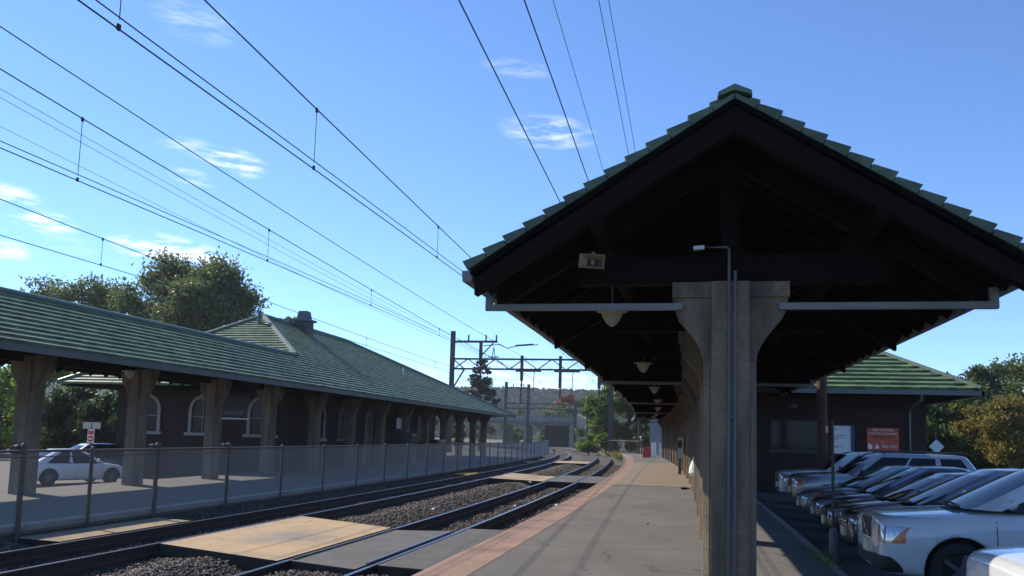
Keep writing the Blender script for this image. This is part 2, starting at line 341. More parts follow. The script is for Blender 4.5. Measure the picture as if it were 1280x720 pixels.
def setup_world():
    w = bpy.data.worlds.new('World'); SC.world = w; w.use_nodes = True; nt = w.node_tree; N = nt.nodes; L = nt.links
    bg = N['Background']; sky = N.new('ShaderNodeTexSky'); sky.sky_type = 'NISHITA'; sky.sun_disc = False
    sky.sun_elevation = rad(EL); sky.sun_rotation = rad(-(90-AZ)); sky.air_density = .72; sky.dust_density = .0; sky.ozone_density = 8.0; sky.altitude = 60
    tc = N.new('ShaderNodeTexCoord'); d = tc.outputs['Generated']
    clouds = [(-0.5638,0.8035,0.1911,0.0560,0.0150,1.5),(-0.5035,0.8122,0.2947,0.0309,0.0125,1.0),(-0.5308,0.7916,0.3026,0.0367,0.0087,.5),(-0.5423,0.7945,0.2732,0.0212,0.0077,.55),
      (-0.6612,0.7209,0.2075,0.0260,0.0110,1.3),(-0.6813,0.6948,0.2304,0.0232,0.0087,1.1),(-0.6882,0.7044,0.1738,0.0174,0.0106,1.1),(-0.1672,0.9206,0.3530,0.0463,0.0164,.62),
      (-0.2000,0.8865,0.4174,0.0367,0.0087,.28),(-0.5158,0.7440,0.4247,0.0367,0.0174,.28),(-0.6436,0.7425,0.1859,0.0193,0.0087,.35),
      (-0.1661,0.9841,0.0632,0.13,0.017,.9),(-0.3424,0.9369,0.0708,0.10,0.0120,.6)]
    def vm(op, a, bv):
        n = N.new('ShaderNodeVectorMath'); n.operation = op; L.new(a, n.inputs[0]); n.inputs[1].default_value = bv; return n
    def mt(op, a, b_, c_=None):
        n = N.new('ShaderNodeMath'); n.operation = op
        for i, v in enumerate((a,b_,c_)):
            if v is None: continue
            if isinstance(v,(int,float)): n.inputs[i].default_value = v
            else: L.new(v, n.inputs[i])
        return n.outputs[0]
    tot = None
    st = vm('MULTIPLY', d, (18,18,95)); nz = N.new('ShaderNodeTexNoise'); nz.inputs['Scale'].default_value = 1.6; nz.inputs['Detail'].default_value = 7; nz.inputs['Roughness'].default_value = .62
    L.new(st.outputs[0], nz.inputs['Vector'])
    for x,y,z,sw,sh,amp in clouds:
        c = Vector((x,y,z)); r = c.cross(Vector((0,0,1))).normalized(); u = r.cross(c).normalized()
        u = (u + r*.10).normalized(); rr = u.cross(c)
        a = vm('DOT_PRODUCT', d, r/sw).outputs['Value']; b2 = vm('DOT_PRODUCT', d, (u/sh)).outputs['Value']; off = -float((u/sh).dot(c))
        b2 = mt('ADD', b2, off); offa = -float((r/sw).dot(c)); a = mt('ADD', a, offa)
        r2 = mt('ADD', mt('MULTIPLY', a, a), mt('MULTIPLY', b2, b2))
        fr = vm('DOT_PRODUCT', d, c).outputs['Value']
        m = mt('MAXIMUM', mt('SUBTRACT', 1.0, mt('MULTIPLY', r2, .55)), 0.)
        m = mt('MULTIPLY', m, mt('GREATER_THAN', fr, .5)); m = mt('MULTIPLY', m, amp)
        tot = m if tot is None else mt('MAXIMUM', tot, m)
    mr = N.new('ShaderNodeMapRange'); mr.inputs['From Min'].default_value = .42; mr.inputs['From Max'].default_value = .72; L.new(nz.outputs['Fac'], mr.inputs['Value'])
    fac = mt('MINIMUM', mt('MULTIPLY', tot, mr.outputs[0]), .95)
    mx = N.new('ShaderNodeMix'); mx.data_type = 'RGBA'; L.new(fac, mx.inputs[0]); L.new(sky.outputs[0], mx.inputs[6]); mx.inputs[7].default_value = (6.2,6.3,6.3,1)
    L.new(mx.outputs[2], bg.inputs['Color']); bg.inputs['Strength'].default_value = .125
setup_world()
SC.view_settings.view_transform = 'Standard'; SC.view_settings.look = 'None'; SC.view_settings.exposure = 1.0; SC.view_settings.gamma = 1

# ------------------------------------------------------------------ ground and paving (structure)
def sheet(name, mats, offs, s0, s1, step, z, kind='structure', face=None, parent=None):
    """ribbon along the line between two offsets; face: (off, ztop, zbot) adds an edge face"""
    mb = MB(); ss = arange(s0, s1, step)
    for a, b in zip(ss[:-1], ss[1:]):
        mb.quad(P(offs[0],a,z), P(offs[1],a,z), P(offs[1],b,z), P(offs[0],b,z))
        if face:
            for o_, zt, zb in face: mb.quad(P(o_,a,zb), P(o_,b,zb), P(o_,b,zt), P(o_,a,zt))
    o = mb.build(name, mats, parent, fixn=False)
    if kind: o['kind'] = kind
    return o
g = MB(); g.quad((-1800,-600,-1.0),(1800,-600,-1.0),(1800,2000,-1.0),(-1800,2000,-1.0)); tag(g.build('ground', M['ground']), kind='structure')
pf = sheet('platform', M['asphalt'], (-3.44,1.98), -8, 112, 3, 0., face=[(-3.44,0.,-.6),(1.98,0.,-.6)])
mb = MB(); ss = arange(-8, 104, 2)
for a, b in zip(ss[:-1], ss[1:]):
    w0 = -2.80; mb.quad(P(-3.455,a,.005), P(w0,a,.005), P(w0,b,.005), P(-3.455,b,.005)); mb.quad(P(-3.455,a,-.12), P(-3.455,b,-.12), P(-3.455,b,.005), P(-3.455,a,.005))
tag(mb.build('edge_band', M['band'], pf, fixn=False))
mb = MB(); ss = arange(33, 66, 2)
for a, b in zip(ss[:-1], ss[1:]): mb.quad(P(-2.80,a,.006), P(.7,a,.006), P(.7,b,.006), P(-2.80,b,.006))
mb.build('tan_paving', M['patch'], pf, fixn=False)
mb = MB(); mb.bar(P(-3.45,32.9,.006), P(.6,33.0,.006), .05, .008); mb.bar(P(-3.45,17.2,.004), P(-2.8,17.1,.004), .02, .006); mb.bar(P(-3.45,26.2,.004), P(-2.8,26.1,.004), .02, .006)
mb.build('paving_joint', M['black'], pf)
mb = MB()
for s in arange(-8, 100, 2.4)[:-1]:
    a, b = s+.006, s+2.394
    mb.hexa([P(1.99,a,-.5),P(2.17,a,-.5),P(2.17,b,-.5),P(1.99,b,-.5),P(1.99,a,-.006),P(2.15,a,-.02),P(2.15,b,-.02),P(1.99,b,-.006)])
tag(mb.build('kerb', M['kerb']), kind='structure')
g = MB(); g.quad((2.1,-20,-.15),(60,-20,-.15),(60,75,-.15),(2.1,75,-.15)); tag(g.build('parking_lot', M['lot']), kind='structure')
lp = sheet('far_platform', M['lot_pale'], (-19.9,-12.1), -8, 90, 3, -.25, face=[(-12.1,-.25,-.8),(-19.9,-.25,-1.0)])
mb = MB(); ss = arange(-8,90,3)
for a,b in zip(ss[:-1],ss[1:]): mb.hexa([P(-12.35,a,-.25),P(-12.05,a,-.25),P(-12.05,b,-.25),P(-12.35,b,-.25),P(-12.35,a,-.10),P(-12.05,a,-.10),P(-12.05,b,-.10),P(-12.35,b,-.10)])
mb.build('edge_kerb', M['kerb'], lp)
g = MB(); g.quad((-95,-20,-.80),(-19.85,-20,-.80),(-19.85,75,-.80),(-95,75,-.80)); tag(g.build('station_road', M['lot_pale']), kind='structure')

# ballast bed with height noise, and loose stones
def hnoise(x, y):
    return .5*np.sin(x*1.9+np.sin(y*.7)*2)+.5*np.sin(y*1.3+np.sin(x*1.1)*1.7)
offs = np.linspace(-12.2,-3.4,60); sv = np.concatenate([np.arange(1,40,.25), np.arange(40,250,1.5)])
V = []
for s in sv:
    for o_ in offs:
        base = -.60
        mid = math.exp(-((o_+7.9)/.75)**2)*.17 + math.exp(-((o_+11.9)/.7)**2)*.22
        near = .20*math.exp(-((s-11.6)/1.3)**2)*(1/(1+math.exp(-(o_+6.4)*8))); V.append(P(o_, s, base+near+mid+.025*float(hnoise(np.array(o_*2.1),np.array(s*1.7)))+npr.normal(0,.008)))
V = np.array(V); no = len(offs); ii = np.arange(len(sv)-1)[:,None]*no+np.arange(no-1)[None,:]; ii = ii.ravel()
F = np.stack([ii, ii+1, ii+no+1, ii+no], 1)
bed = npmesh('ballast_bed', V, F, M['bed'], smooth=False); bed['kind'] = 'structure'
def stones(n):
    base = np.array([(1,0,0),(-1,0,0),(0,1,0),(0,-1,0),(0,0,1),(0,0,-1)],float)*.5
    fc = np.array([(0,2,4),(2,1,4),(1,3,4),(3,0,4),(2,0,5),(1,2,5),(3,1,5),(0,3,5)])
    u = npr.random(n); s = 8.5*(75/8.5)**(u**1.25)
    o_ = npr.uniform(-12.0,-3.55,n)
    keep = np.ones(n,bool)
    for r in (-4.93,-6.37,-9.38,-10.82): keep &= np.abs(o_-r) > .085
    # clear of crossing decks
    sk = np.clip(-6.47-o_,0,3); dk = ((s>12.4+sk*.357)&(s<17.7+sk*.5)&(o_>-9.25)&(o_<-3.5)) | ((s>12.8)&(s<16.9)&(o_<-10.95)) | ((s>38.5)&(s<46.5)&(o_>-9.25)&(o_<-3.5)) | ((s>42)&(s<45.5)&(o_<-10.95))
    keep &= ~dk
    s = s[keep]; o_ = o_[keep]; n = len(s)
    px = np.interp(s,_S,_px)+o_*np.cos(np.interp(s,_S,_th)); py = np.interp(s,_S,_py)+o_*np.sin(np.interp(s,_S,_th))
    z = -.60+np.exp(-((o_+7.9)/.75)**2)*.17+np.exp(-((o_+11.9)/.7)**2)*.22+.20*np.exp(-((s-11.6)/1.3)**2)*(1/(1+np.exp(-(o_+6.4)*8)))+.025*hnoise(o_*2.1,s*1.7)+npr.uniform(-.005,.045,n)
    sz = npr.uniform(.030,.082,n)*(1+np.clip((s-14)/60,0,1.0))
    v = base[None]*(1+npr.uniform(-.35,.35,(n,6,1)))+npr.normal(0,.10,(n,6,3))
    ang = npr.uniform(0,6.28,(n,)); ca, sa = np.cos(ang), np.sin(ang)
    x = v[:,:,0]*ca[:,None]-v[:,:,1]*sa[:,None]; y = v[:,:,0]*sa[:,None]+v[:,:,1]*ca[:,None]
    tl = npr.uniform(-.7,.7,(n,)); ct, st = np.cos(tl), np.sin(tl)
    zz = v[:,:,2]*.75; x2 = x*ct[:,None]-zz*st[:,None]; z2 = x*st[:,None]+zz*ct[:,None]
    v = np.stack([x2,y,z2],2)*sz[:,None,None]+np.stack([px,py,z],1)[:,None,:]
    Fs = (fc[None]+np.arange(n)[:,None,None]*6).reshape(-1,3)
    return v.reshape(-1,3), Fs
V, F = stones(95000)
o = npmesh('ballast_stones', V, F, M['stone']); tag(o, 'loose grey brown ballast stones between and beside the rails', 'ballast', kind='stuff')

# ------------------------------------------------------------------ tracks
RZ = -.30
prof = [(-.07,-.28),(.07,-.28),(.07,-.165),(.012,-.14),(.012,-.045),(.036,-.035),(.036,-.003),(.030,0),(-.030,0),(-.036,-.003),(-.036,-.035),(-.012,-.045),(-.012,-.14),(-.07,-.165)]
def rail_obj(off, parent):
    mb = MB(); ss = arange(-6, 60, 3)+arange(60, 250, 4)[1:]; n = len(prof)
    for s in ss:
        for a, z in prof: mb.v.append(tuple(P(off+a, s, RZ+z)))
    for i in range(len(ss)-1):
        for k in range(n):
            k2 = (k+1) % n
            mb.f.append((i*n+k, i*n+k2, (i+1)*n+k2, (i+1)*n+k)); mb.m.append(1 if k in (6,7,8) else 0)
    mb.f.append(tuple(range(n))); mb.m.append(0)
    return mb.build('rail', [M['rail'],M['railtop']], parent)
def make_track(offc, label):
    r = empty('railway_track', P(offc,10,-.48), label, 'track', 'railway tracks')
    for sgn in (-1,1): rail_obj(offc+sgn*.7175, r)
    return r
make_track(-5.65, 'railway track nearest the platform with the terracotta edge')
make_track(-10.10, 'railway track running along the chain link fence')

# crossing decks between the rails
def deck(name, mats, o0, o1, s0, s1, label, cat, grp, zt=RZ+.004, th=.17):
    mb = MB(); ss = arange(s0,s1,1.5)
    for a,b in zip(ss[:-1],ss[1:]): mb.hexa([P(o0,a,zt-th),P(o1,a,zt-th),P(o1,b,zt-th),P(o0,b,zt-th),P(o0,a,zt),P(o1,a,zt),P(o1,b,zt),P(o0,b,zt)])
    return tag(mb.build(name, mats), label, cat, grp)
def deckq(name, mats, pts, label, cat, grp, zt=RZ+.006, th=.34):
    mb = MB(); p = [P(a,s,zt-th) for a,s in pts]+[P(a,s,zt) for a,s in pts]; mb.hexa(p); mb.m = [1,0,1,1,1,1]; return tag(mb.build(name, [mats, M['deckside']]), label, cat, grp)
G = 'foot crossing decks over the tracks'
deckq('crossing_deck', M['panel'], [(-9.27,13.4),(-6.47,12.4),(-6.47,17.6),(-9.27,19.0)], 'large tan crossing deck between the two tracks nearest the viewer', 'crossing deck', G)
deckq('crossing_deck', M['panel'], [(-11.95,13.0),(-10.93,12.9),(-10.93,16.9),(-11.95,17.1)], 'tan crossing deck in front of the near end of the fence', 'crossing deck', G)
deckq('crossing_deck', M['infill'], [(-6.28,12.5),(-5.02,12.1),(-5.02,17.6),(-6.28,17.2)], 'rough asphalt crossing infill between the rails of the near track', 'crossing deck', G)
deckq('crossing_deck', M['infill'], [(-4.84,12.6),(-3.46,12.4),(-3.46,18.4),(-4.84,18.2)], 'asphalt crossing strip between the near rail and the terracotta platform edge', 'crossing deck', G)
deckq('crossing_deck', M['panel'], [(-9.27,40.2),(-6.47,39.0),(-6.47,44.0),(-9.27,46.5)], 'distant tan crossing deck between the tracks, second from viewer', 'crossing deck', G)
deckq('crossing_deck', M['infill'], [(-6.28,39.2),(-5.02,39.0),(-5.02,46),(-6.28,46)], 'distant asphalt infill between the rails of the near track', 'crossing deck', G)
deckq('crossing_deck', M['infill'], [(-4.84,39.2),(-3.46,39.0),(-3.46,46),(-4.84,46)], 'distant asphalt strip beside the bending platform edge', 'crossing deck', G)
deckq('tactile_pad', M['yellow'], [(-11.75,42.4),(-10.93,42.4),(-10.93,45.2),(-11.75,45.2)], 'bright yellow pad by the fence at the second crossing', 'tactile pad', 'yellow pads by the fence')
deckq('tactile_pad', M['yellow'], [(-11.75,66.5),(-10.93,66.5),(-10.93,70),(-11.75,70)], 'small bright yellow pad by the fence farthest away', 'tactile pad', 'yellow pads by the fence')
deckq('crossing_deck', M['panel'], [(-9.27,68),(-6.47,68),(-6.47,74),(-9.27,74)], 'farthest pale crossing deck between the tracks on the bend', 'crossing deck', G)
for off in (-6.28,-5.02):
    mb = MB(); ss = arange(12.6,17.3,1.6)
    for a,b in zip(ss[:-1],ss[1:]): mb.bar(P(off,a,RZ+.012), P(off,b,RZ+.012), .045, .05)
    tag(mb.build('guard_rail', M['railtop']), 'steel guard strip set in the crossing asphalt beside the '+('farther' if off < -6 else 'nearer')+' rail of near track', 'guard rail')
# small litter on the stones and platform
def scrap(x, y, z, r, m, name, label, cat):
    mb = MB(); pts = []
    for k in range(9):
        t = k*.7; rr = r*rnd.uniform(.6,1.1); pts.append((x+rr*math.cos(t), y+rr*math.sin(t)*.8, z+rnd.uniform(0,r*.6)))
    for i in range(8): mb.tri((x,y,z+r*.8), pts[i], pts[i+1])
    for i in range(8): mb.tri((x,y,z), pts[i+1], pts[i])
    return tag(mb.build(name, m), label, cat)
p = P(-7.15,22.9); scrap(p.x,p.y,-.38,.11,M['whitep'],'litter','crumpled white litter on the stones between the tracks','litter')
p = P(-5.35,26.0); scrap(p.x,p.y,-.42,.07,M['whitep'],'litter','white paper scrap between the rails of the near track','litter')
p = P(-4.2,27.0); scrap(p.x,p.y,-.42,.08,M['whitep'],'litter','white scrap on stones beside the near rail and platform','litter')
p = P(-7.0,38.5); scrap(p.x,p.y,-.38,.14,M['whitep'],'litter','pale litter at the corner of the distant crossing deck','litter')
scrap(-.95,18.2,.0,.055,M['horn'],'dry_leaf','tan dry leaf lying on the open platform asphalt','leaf')
mb = MB(); mb.tube([(-.42,31.6,.045),(-.25,31.63,.045),(-.16,31.65,.045),(-.10,31.66,.045)],[.045,.045,.02,.018],10); tag(mb.build('bottle', M['glass']), 'dark bottle lying on the platform near the columns','bottle')

# ------------------------------------------------------------------ tiled roofs
def tile_slope(mb, E, R, n, t=.090, gap=.0, ends=(True,True), base=.03):
    """E, R: lists of matching points along the eave and the ridge; n courses of stepped tiles"""
    N = len(E)
    for i in range(n):
        f0 = i/n; f1 = (i+1)/n
        A = [E[j].lerp(R[j],f0) for j in range(N)]; B = [E[j].lerp(R[j],min(1,f1+.02)) for j in range(N)]
        nr = []
        for j in range(N):
            d = (E[min(j+1,N-1)]-E[max(j-1,0)])
            if d.length < 1e-5: d = R[min(j+1,N-1)]-R[max(j-1,0)]
            q = d.cross(R[j]-E[j] if (R[j]-E[j]).length > 1e-4 else Vector((0,0,1)))
            if q.z < 0: q = -q
            nr.append(q.normalized())
        jit = [rnd.uniform(-.03,.03)*t for _ in range(N)]
        top = [A[j]+nr[j]*(t+jit[j]) for j in range(N)]; lowr = [A[j]-nr[j]*base for j in range(N)]; up = [B[j]+nr[j]*.028 for j in range(N)]
        chm = [A[j].lerp(B[j],.32)+nr[j]*(t*.76+jit[j]) for j in range(N)]; val = [A[j].lerp(B[j],.47)+nr[j]*(t*.36+jit[j]) for j in range(N)]
        for j in range(N-1):
            if (A[j]-A[j+1]).length < 1e-4 and (B[j]-B[j+1]).length < 1e-4: continue
            mb.quad(lowr[j], lowr[j+1], top[j+1], top[j]); mb.quad(top[j], top[j+1], chm[j+1], chm[j]); mb.quad(chm[j], chm[j+1], val[j+1], val[j]); mb.quad(val[j], val[j+1], up[j+1], up[j])
        for e, on in ((0,ends[0]),(N-1,ends[1])):
            if on:
                
                if i == n-1 or N < 2: mb.poly([lowr[e], top[e], chm[e], val[e], up[e], B[e]-nr[e]*base])
                e2 = 1 if e == 0 else N-2
                if (A[e]-A[e2]).length > .6 and i < n-1:
                    w_ = (A[e2]-A[e]).normalized()*.28; o_ = -w_.normalized()*.012; Bv = E[e].lerp(R[e],f1-.003); q_ = [A[e]-nr[e]*(base-.002), Bv-nr[e]*(base-.002), Bv+nr[e]*.040, A[e]+nr[e]*(t+.006)]
                    mb.hexa([q_[0]+o_, q_[0]+w_, q_[1]+w_, q_[1]+o_, q_[3]+o_, q_[3]+w_, q_[2]+w_, q_[2]+o_])
# ---- right canopy
XC = .46; HW = 3.23; ZE = 3.86; ZR = 5.90; Y0C = 9.8; Y1C = 88.
can = empty('platform_canopy', P(XC,11.15,0), 'long green tiled platform canopy with open dark timber gable on concrete columns', 'canopy')
ss = arange(Y0C, 88, 2.4); sf = arange(Y0C, 88, .8)
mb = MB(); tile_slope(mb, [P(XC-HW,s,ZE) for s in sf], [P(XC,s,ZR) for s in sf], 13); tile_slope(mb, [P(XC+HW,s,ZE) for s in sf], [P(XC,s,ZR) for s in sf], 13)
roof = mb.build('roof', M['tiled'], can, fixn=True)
mb = MB()
for a,b in zip(arange(Y0C-.03,88,.62)[:-1], arange(Y0C-.03,88,.62)[1:]):
    a2, b2 = a, b+.03
    sec = [(-.20,-.045),(-.19,.03),(0,.155),(.19,.03),(.20,-.045),(0,.05)]
    A = [P(XC+x,a2,ZR+.015+z*.72) for x,z in sec]; B = [P(XC+x,b2,ZR+.015+z*.66) for x,z in sec]
    for k in range(6): k2=(k+1)%6; mb.quad(A[k],A[k2],B[k2],B[k])
    mb.poly(A); mb.poly(B[::-1])
rc = mb.build('ridge_cap', M['ridge'], roof); 
mb = MB()
for a,b in zip(ss[:-1],ss[1:]):
    for sg in (-1,1):
        mb.hexa([P(XC+sg*(HW-.05),a,ZE-.10),P(XC,a,ZR-.10),P(XC,b,ZR-.10),P(XC+sg*(HW-.05),b,ZE-.10),P(XC+sg*(HW-.05),a,ZE-.045),P(XC,a,ZR-.045),P(XC,b,ZR-.045),P(XC+sg*(HW-.05),b,ZE-.045)])
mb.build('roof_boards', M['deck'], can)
for sg in (-1,1):
    mb = MB()
    for a,b in zip(ss[:-1],ss[1:]):
        x = XC+sg*(HW-.01)
        mb.hexa([P(x-.055,a,ZE-.17),P(x+.055,a,ZE-.17),P(x+.055,b,ZE-.17),P(x-.055,b,ZE-.17),P(x-.065,a,ZE-.035),P(x+.065,a,ZE-.035),P(x+.065,b,ZE-.035),P(x-.065,b,ZE-.035)])
    mb.build('gutter', M['pipe'], can)
    mb = MB()
    for a,b in zip(ss[:-1],ss[1:]): mb.bar(P(XC+sg*1.65,max(a,Y0C+.1),4.50), P(XC+sg*1.65,b,4.50), .16, .26)
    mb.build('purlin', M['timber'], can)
# rafters: small common rafters under the boards, one mesh (stuff past a hundred)
mb = MB()
for s in arange(10.5, 87.5, .75):
    for sg in (-1,1): mb.bar(P(XC+sg*(HW-.12),s,ZE-.17), P(XC+sg*.05,s,ZR-.17), .07, .13)
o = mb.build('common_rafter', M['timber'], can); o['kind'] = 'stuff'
# truss, local to column line
def truss_parts():
    pr = MB()
    sl = (ZR-ZE)/HW
    for sg in (-1,1):
        pr.hexa([(sg*(HW-.10),-.09,ZE-.33),(sg*(HW-.10),.09,ZE-.33),(0,.09,ZR-.42),(0,-.09,ZR-.42),(sg*(HW-.10),-.09,ZE-.112),(sg*(HW-.10),.09,ZE-.112),(0,.09,ZR-.112),(0,-.09,ZR-.112)])
    tb = MB(); tb.box(-1.97,1.93,-.085,.085,3.865,4.24)
    kp = MB(); kp.box(-.11,.11,-.083,.083,4.242,ZR-.425)
    st = []
    for sg in (-1,1):
        q = MB(); q.hexa([(sg*1.74-.13,-.08,4.242),(sg*1.74+.13,-.08,4.242),(sg*1.74+.13,.08,4.242),(sg*1.74-.13,.08,4.242),
                          (sg*1.80-.14,-.08,4.50),(sg*1.80+.14,-.08,4.50),(sg*1.80+.14,.08,4.50),(sg*1.80-.14,.08,4.50)]); st.append(q)
    return pr, tb, kp, st
pr, tb, kp, st = truss_parts()
t0 = pr.build('truss', M['timber'], can, world=False); tb.build('tie_beam', M['timber'], t0, world=False); kp.build('king_post', M['timber'], t0, world=False)
for q in st: q.build('strut', M['timber'], t0, world=False)
root = can.location.copy()
# concrete column
def column_mesh(h, zcap, hs=1.0):
    """returns shaft and capital builders, local, front face towards -y"""
    sh = MB()
    a_, b_, c_ = .33*hs, .22, .075; sh.prism([(-a_,-b_+c_),(-a_+c_,-b_),(a_-c_,-b_),(a_,-b_+c_),(a_,b_-c_),(a_-c_,b_),(-a_+c_,b_),(-a_,b_-c_)],0,zcap-1.03,axis='z')
    fr = .235*hs
    sh.box(-fr,fr,-.31,-.2101,0,h-.004); sh.box(-fr,fr,.2101,.31,0,h-.004)
    ca = MB()
    left = [(-.33,zcap-1.03),(-.335,zcap-.95),(-.37,zcap-.86),(-.435,zcap-.74),(-.54,zcap-.60),(-.655,zcap-.46),(-.70,zcap-.34),(-.715,zcap-.22),(-.715,zcap-.202)]
    left = [(x*hs,z) for x,z in left]
    poly = left+[(-x,z) for x,z in left[::-1]]
    ca.prism(poly, -.205, .205)
    ca.box(-.735*hs,.735*hs,-.235,.235,zcap-.20,zcap)
    return sh, ca
sh, ca = column_mesh(3.86, 3.86)
c0 = sh.build('column', M['conc'], can, world=False); ca.build('capital', M['conc'], c0, world=False)
cols = [11.15+4.95*k for k in range(16)]
for k, s in enumerate(cols):
    c = c0 if k == 0 else copy_tree(c0, can)
    c.location = P(XC,s,0)-root; c.rotation_euler = (0,0,TH(s))
for s in (Y0C+.14, 87.6):
    c = bpy.data.objects.new('barge_rafter', t0.data); COL.objects.link(c); c.parent = can
    c.location = P(XC,s,0)-root; c.rotation_euler = (0,0,TH(s))
for k, s in enumerate(cols):
    c = t0 if k == 0 else copy_tree(t0, can)
    c.location = P(XC,s,0)-root; c.rotation_euler = (0,0,TH(s))
def dpipe():
    mb = MB()
    mb.bar((-3.245,0,3.535),(-.60,0,3.535),.09,.085); mb.bar((.60,0,3.535),(3.135,0,3.535),.09,.085)
    mb.bar((-3.20,0,3.579),(-3.20,0,3.75),.09,.085,up=(0,1,0)); mb.bar((3.09,0,3.579),(3.09,0,3.75),.09,.085,up=(0,1,0))
    return mb
d0 = dpipe().build('drain_pipe', M['pipe'], can, world=False)
for k, i in enumerate((0,3,6,9,12,15)):
    c = d0 if k == 0 else copy_tree(d0, can)
    c.location = P(XC,cols[i]-.12 if i else 10.92,0)-root; c.rotation_euler = (0,0,TH(cols[i]))
# conduits on the first column
mb = MB(); y = 10.80
mb.tube([(XC-.02,y,0.),(XC-.02,y,4.26),(XC-.05,y,4.29),(XC-.36,y,4.29)], .018, 8); mb.tube([(XC+.055,y,.0),(XC+.055,y,3.98)],.02,8)
for z in (2.10,3.2): mb.box(XC-.05,XC+.085,y-.012,y+.03,z,z+.02)
cd = tag(mb.build('conduit', M['conduit']), 'pair of grey conduits clipped up the front of the nearest concrete column','conduit')
mb = MB(); mb.hexa([(XC-.47,y-.05,4.255),(XC-.33,y-.03,4.265),(XC-.33,y+.03,4.265),(XC-.47,y+.05,4.255),(XC-.47,y-.05,4.30),(XC-.33,y-.03,4.315),(XC-.33,y+.03,4.315),(XC-.47,y+.05,4.30)])
mb.build('lamp_head', M['signback'], cd)
# horn speaker
mb = MB(); cx, cy, cz = -1.33, 9.93, 4.14
def hornshape(cx,cy,cz):
    ou = [(-.17,-.095),(.17,-.095),(.17,.095),(-.17,.095)]; rot = -.08
    R2 = lambda a,b: (a*math.cos(rot)-b*math.sin(rot), a*math.sin(rot)+b*math.cos(rot))
    rings = [(1.0,0),(.93,0.0),(.5,.10),(.30,.20)]
    mo = MB(); pts = []
    for sc_, dy in [(1.0,.02),(1.0,0),(.92,.002),(.42,.13)]: pts.append([ (cx+R2(a*sc_,b*sc_)[0], cy+dy, cz+R2(a*sc_,b*sc_)[1]) for a,b in ou])
    for A,B in zip(pts[:-1],pts[1:]):
        for k in range(4): mo.quad(A[k],A[(k+1)%4],B[(k+1)%4],B[k])
    back = [(cx+R2(a*.5,b*.6)[0], cy+.22, cz+R2(a*.5,b*.6)[1]) for a,b in ou]
    for k in range(4): mo.quad(pts[0][k],pts[0][(k+1)%4],back[(k+1)%4],back[k])
    mo.poly(back)
    return mo, pts[-1]
cy = 10.93; mo, thr = hornshape(cx,cy-.12,cz)
sp = tag(mo.build('horn_speaker', M['horn'], fixn=False),'small beige rectangular horn speaker under the left of the gable','speaker')
mb = MB(); mb.poly([(x,y_-.004,z) for x,y_,z in thr]); mb.build('throat', M['hornin'], sp, fixn=False)
mb = MB(); mb.lathe([(.0,-.022),(.022,-.018),(.033,0),(.033,.02)],14,(cx,cy-.02,cz),axis='y'); mb.build('driver_cap', M['lamp'], sp)
mb = MB(); mb.box(cx-.02,cx+.02,cy+.02,cy+.11,cz+.06,cz+.16); mb.build('bracket', M['horn'], sp)
# pendant lamps
def lampm(): 
    mb = MB(); mb.lathe([(.012,.62),(.012,.06),(.235,.05),(.24,.03),(.165,.015),(.15,-.04),(.115,-.11),(.07,-.165),(.02,-.20),(0,-.205)],20); return mb
nm = ['nearest','second nearest','third nearest','fourth nearest','fifth nearest','sixth nearest','seventh nearest','farthest']
lm = None
for k, s in enumerate([12.6,21.4,31.3,41.2,51.1,61,71,81]):
    p = P(-1.22,s,3.70)
    if lm is None:
        lm = lampm().build('pendant_lamp', M['lamp'], None, world=False, smooth=True); c = lm
    else: c = copy_tree(lm)
    c.location = p; tag(c, nm[k]+' white cone lamp hanging under the right canopy','lamp','cone lamps under the right canopy')
# electrical box and bag on far columns
def boxat(name, o_, s, z0, z1, w, d, m, label, cat):
    mb = MB(); p = P(o_, s); mb.box(p.x-w/2,p.x+w/2,p.y-d/2,p.y+d/2,z0,z1); return tag(mb.build(name, m), label, cat)
p = P(-.05,45.4)
pb = boxat('ticket_box', -.02, 45.4, .85, 1.95, .30, .30, M['signback'], 'grey ticket machine cabinet standing against a distant canopy column', 'ticket machine')
mb = MB(); mb.box(p.x-.08,p.x+.08,p.y-.08,p.y+.08,.005,.848); mb.build('stand', M['conduit'], pb)
mb = MB(); mb.box(p.x-.10,p.x+.10,p.y-.165,p.y-.152,1.4,1.8); mb.build('screen', M['glass'], pb)
mb = MB(); rings = [(1.32,.03),(1.22,.08),(1.05,.17),(.85,.23),(.68,.26),(.58,.20),(.54,.10)]; base = []
for z,r in rings: base.append([(.09+(r*(1+.12*math.sin(k*2.1+z*7)))*math.cos(k*math.pi/7)*.8, 30.1+r*math.sin(k*math.pi/7)*.8, z) for k in range(14)])
for A,B in zip(base[:-1],base[1:]):
    for k in range(14): mb.quad(A[k],A[(k+1)%14],B[(k+1)%14],B[k])
mb.poly(base[0]); mb.poly(base[-1]); tag(mb.build('plastic_bag', M['plastic_bag'], smooth=True),'white plastic bag hanging against a platform column','bag')

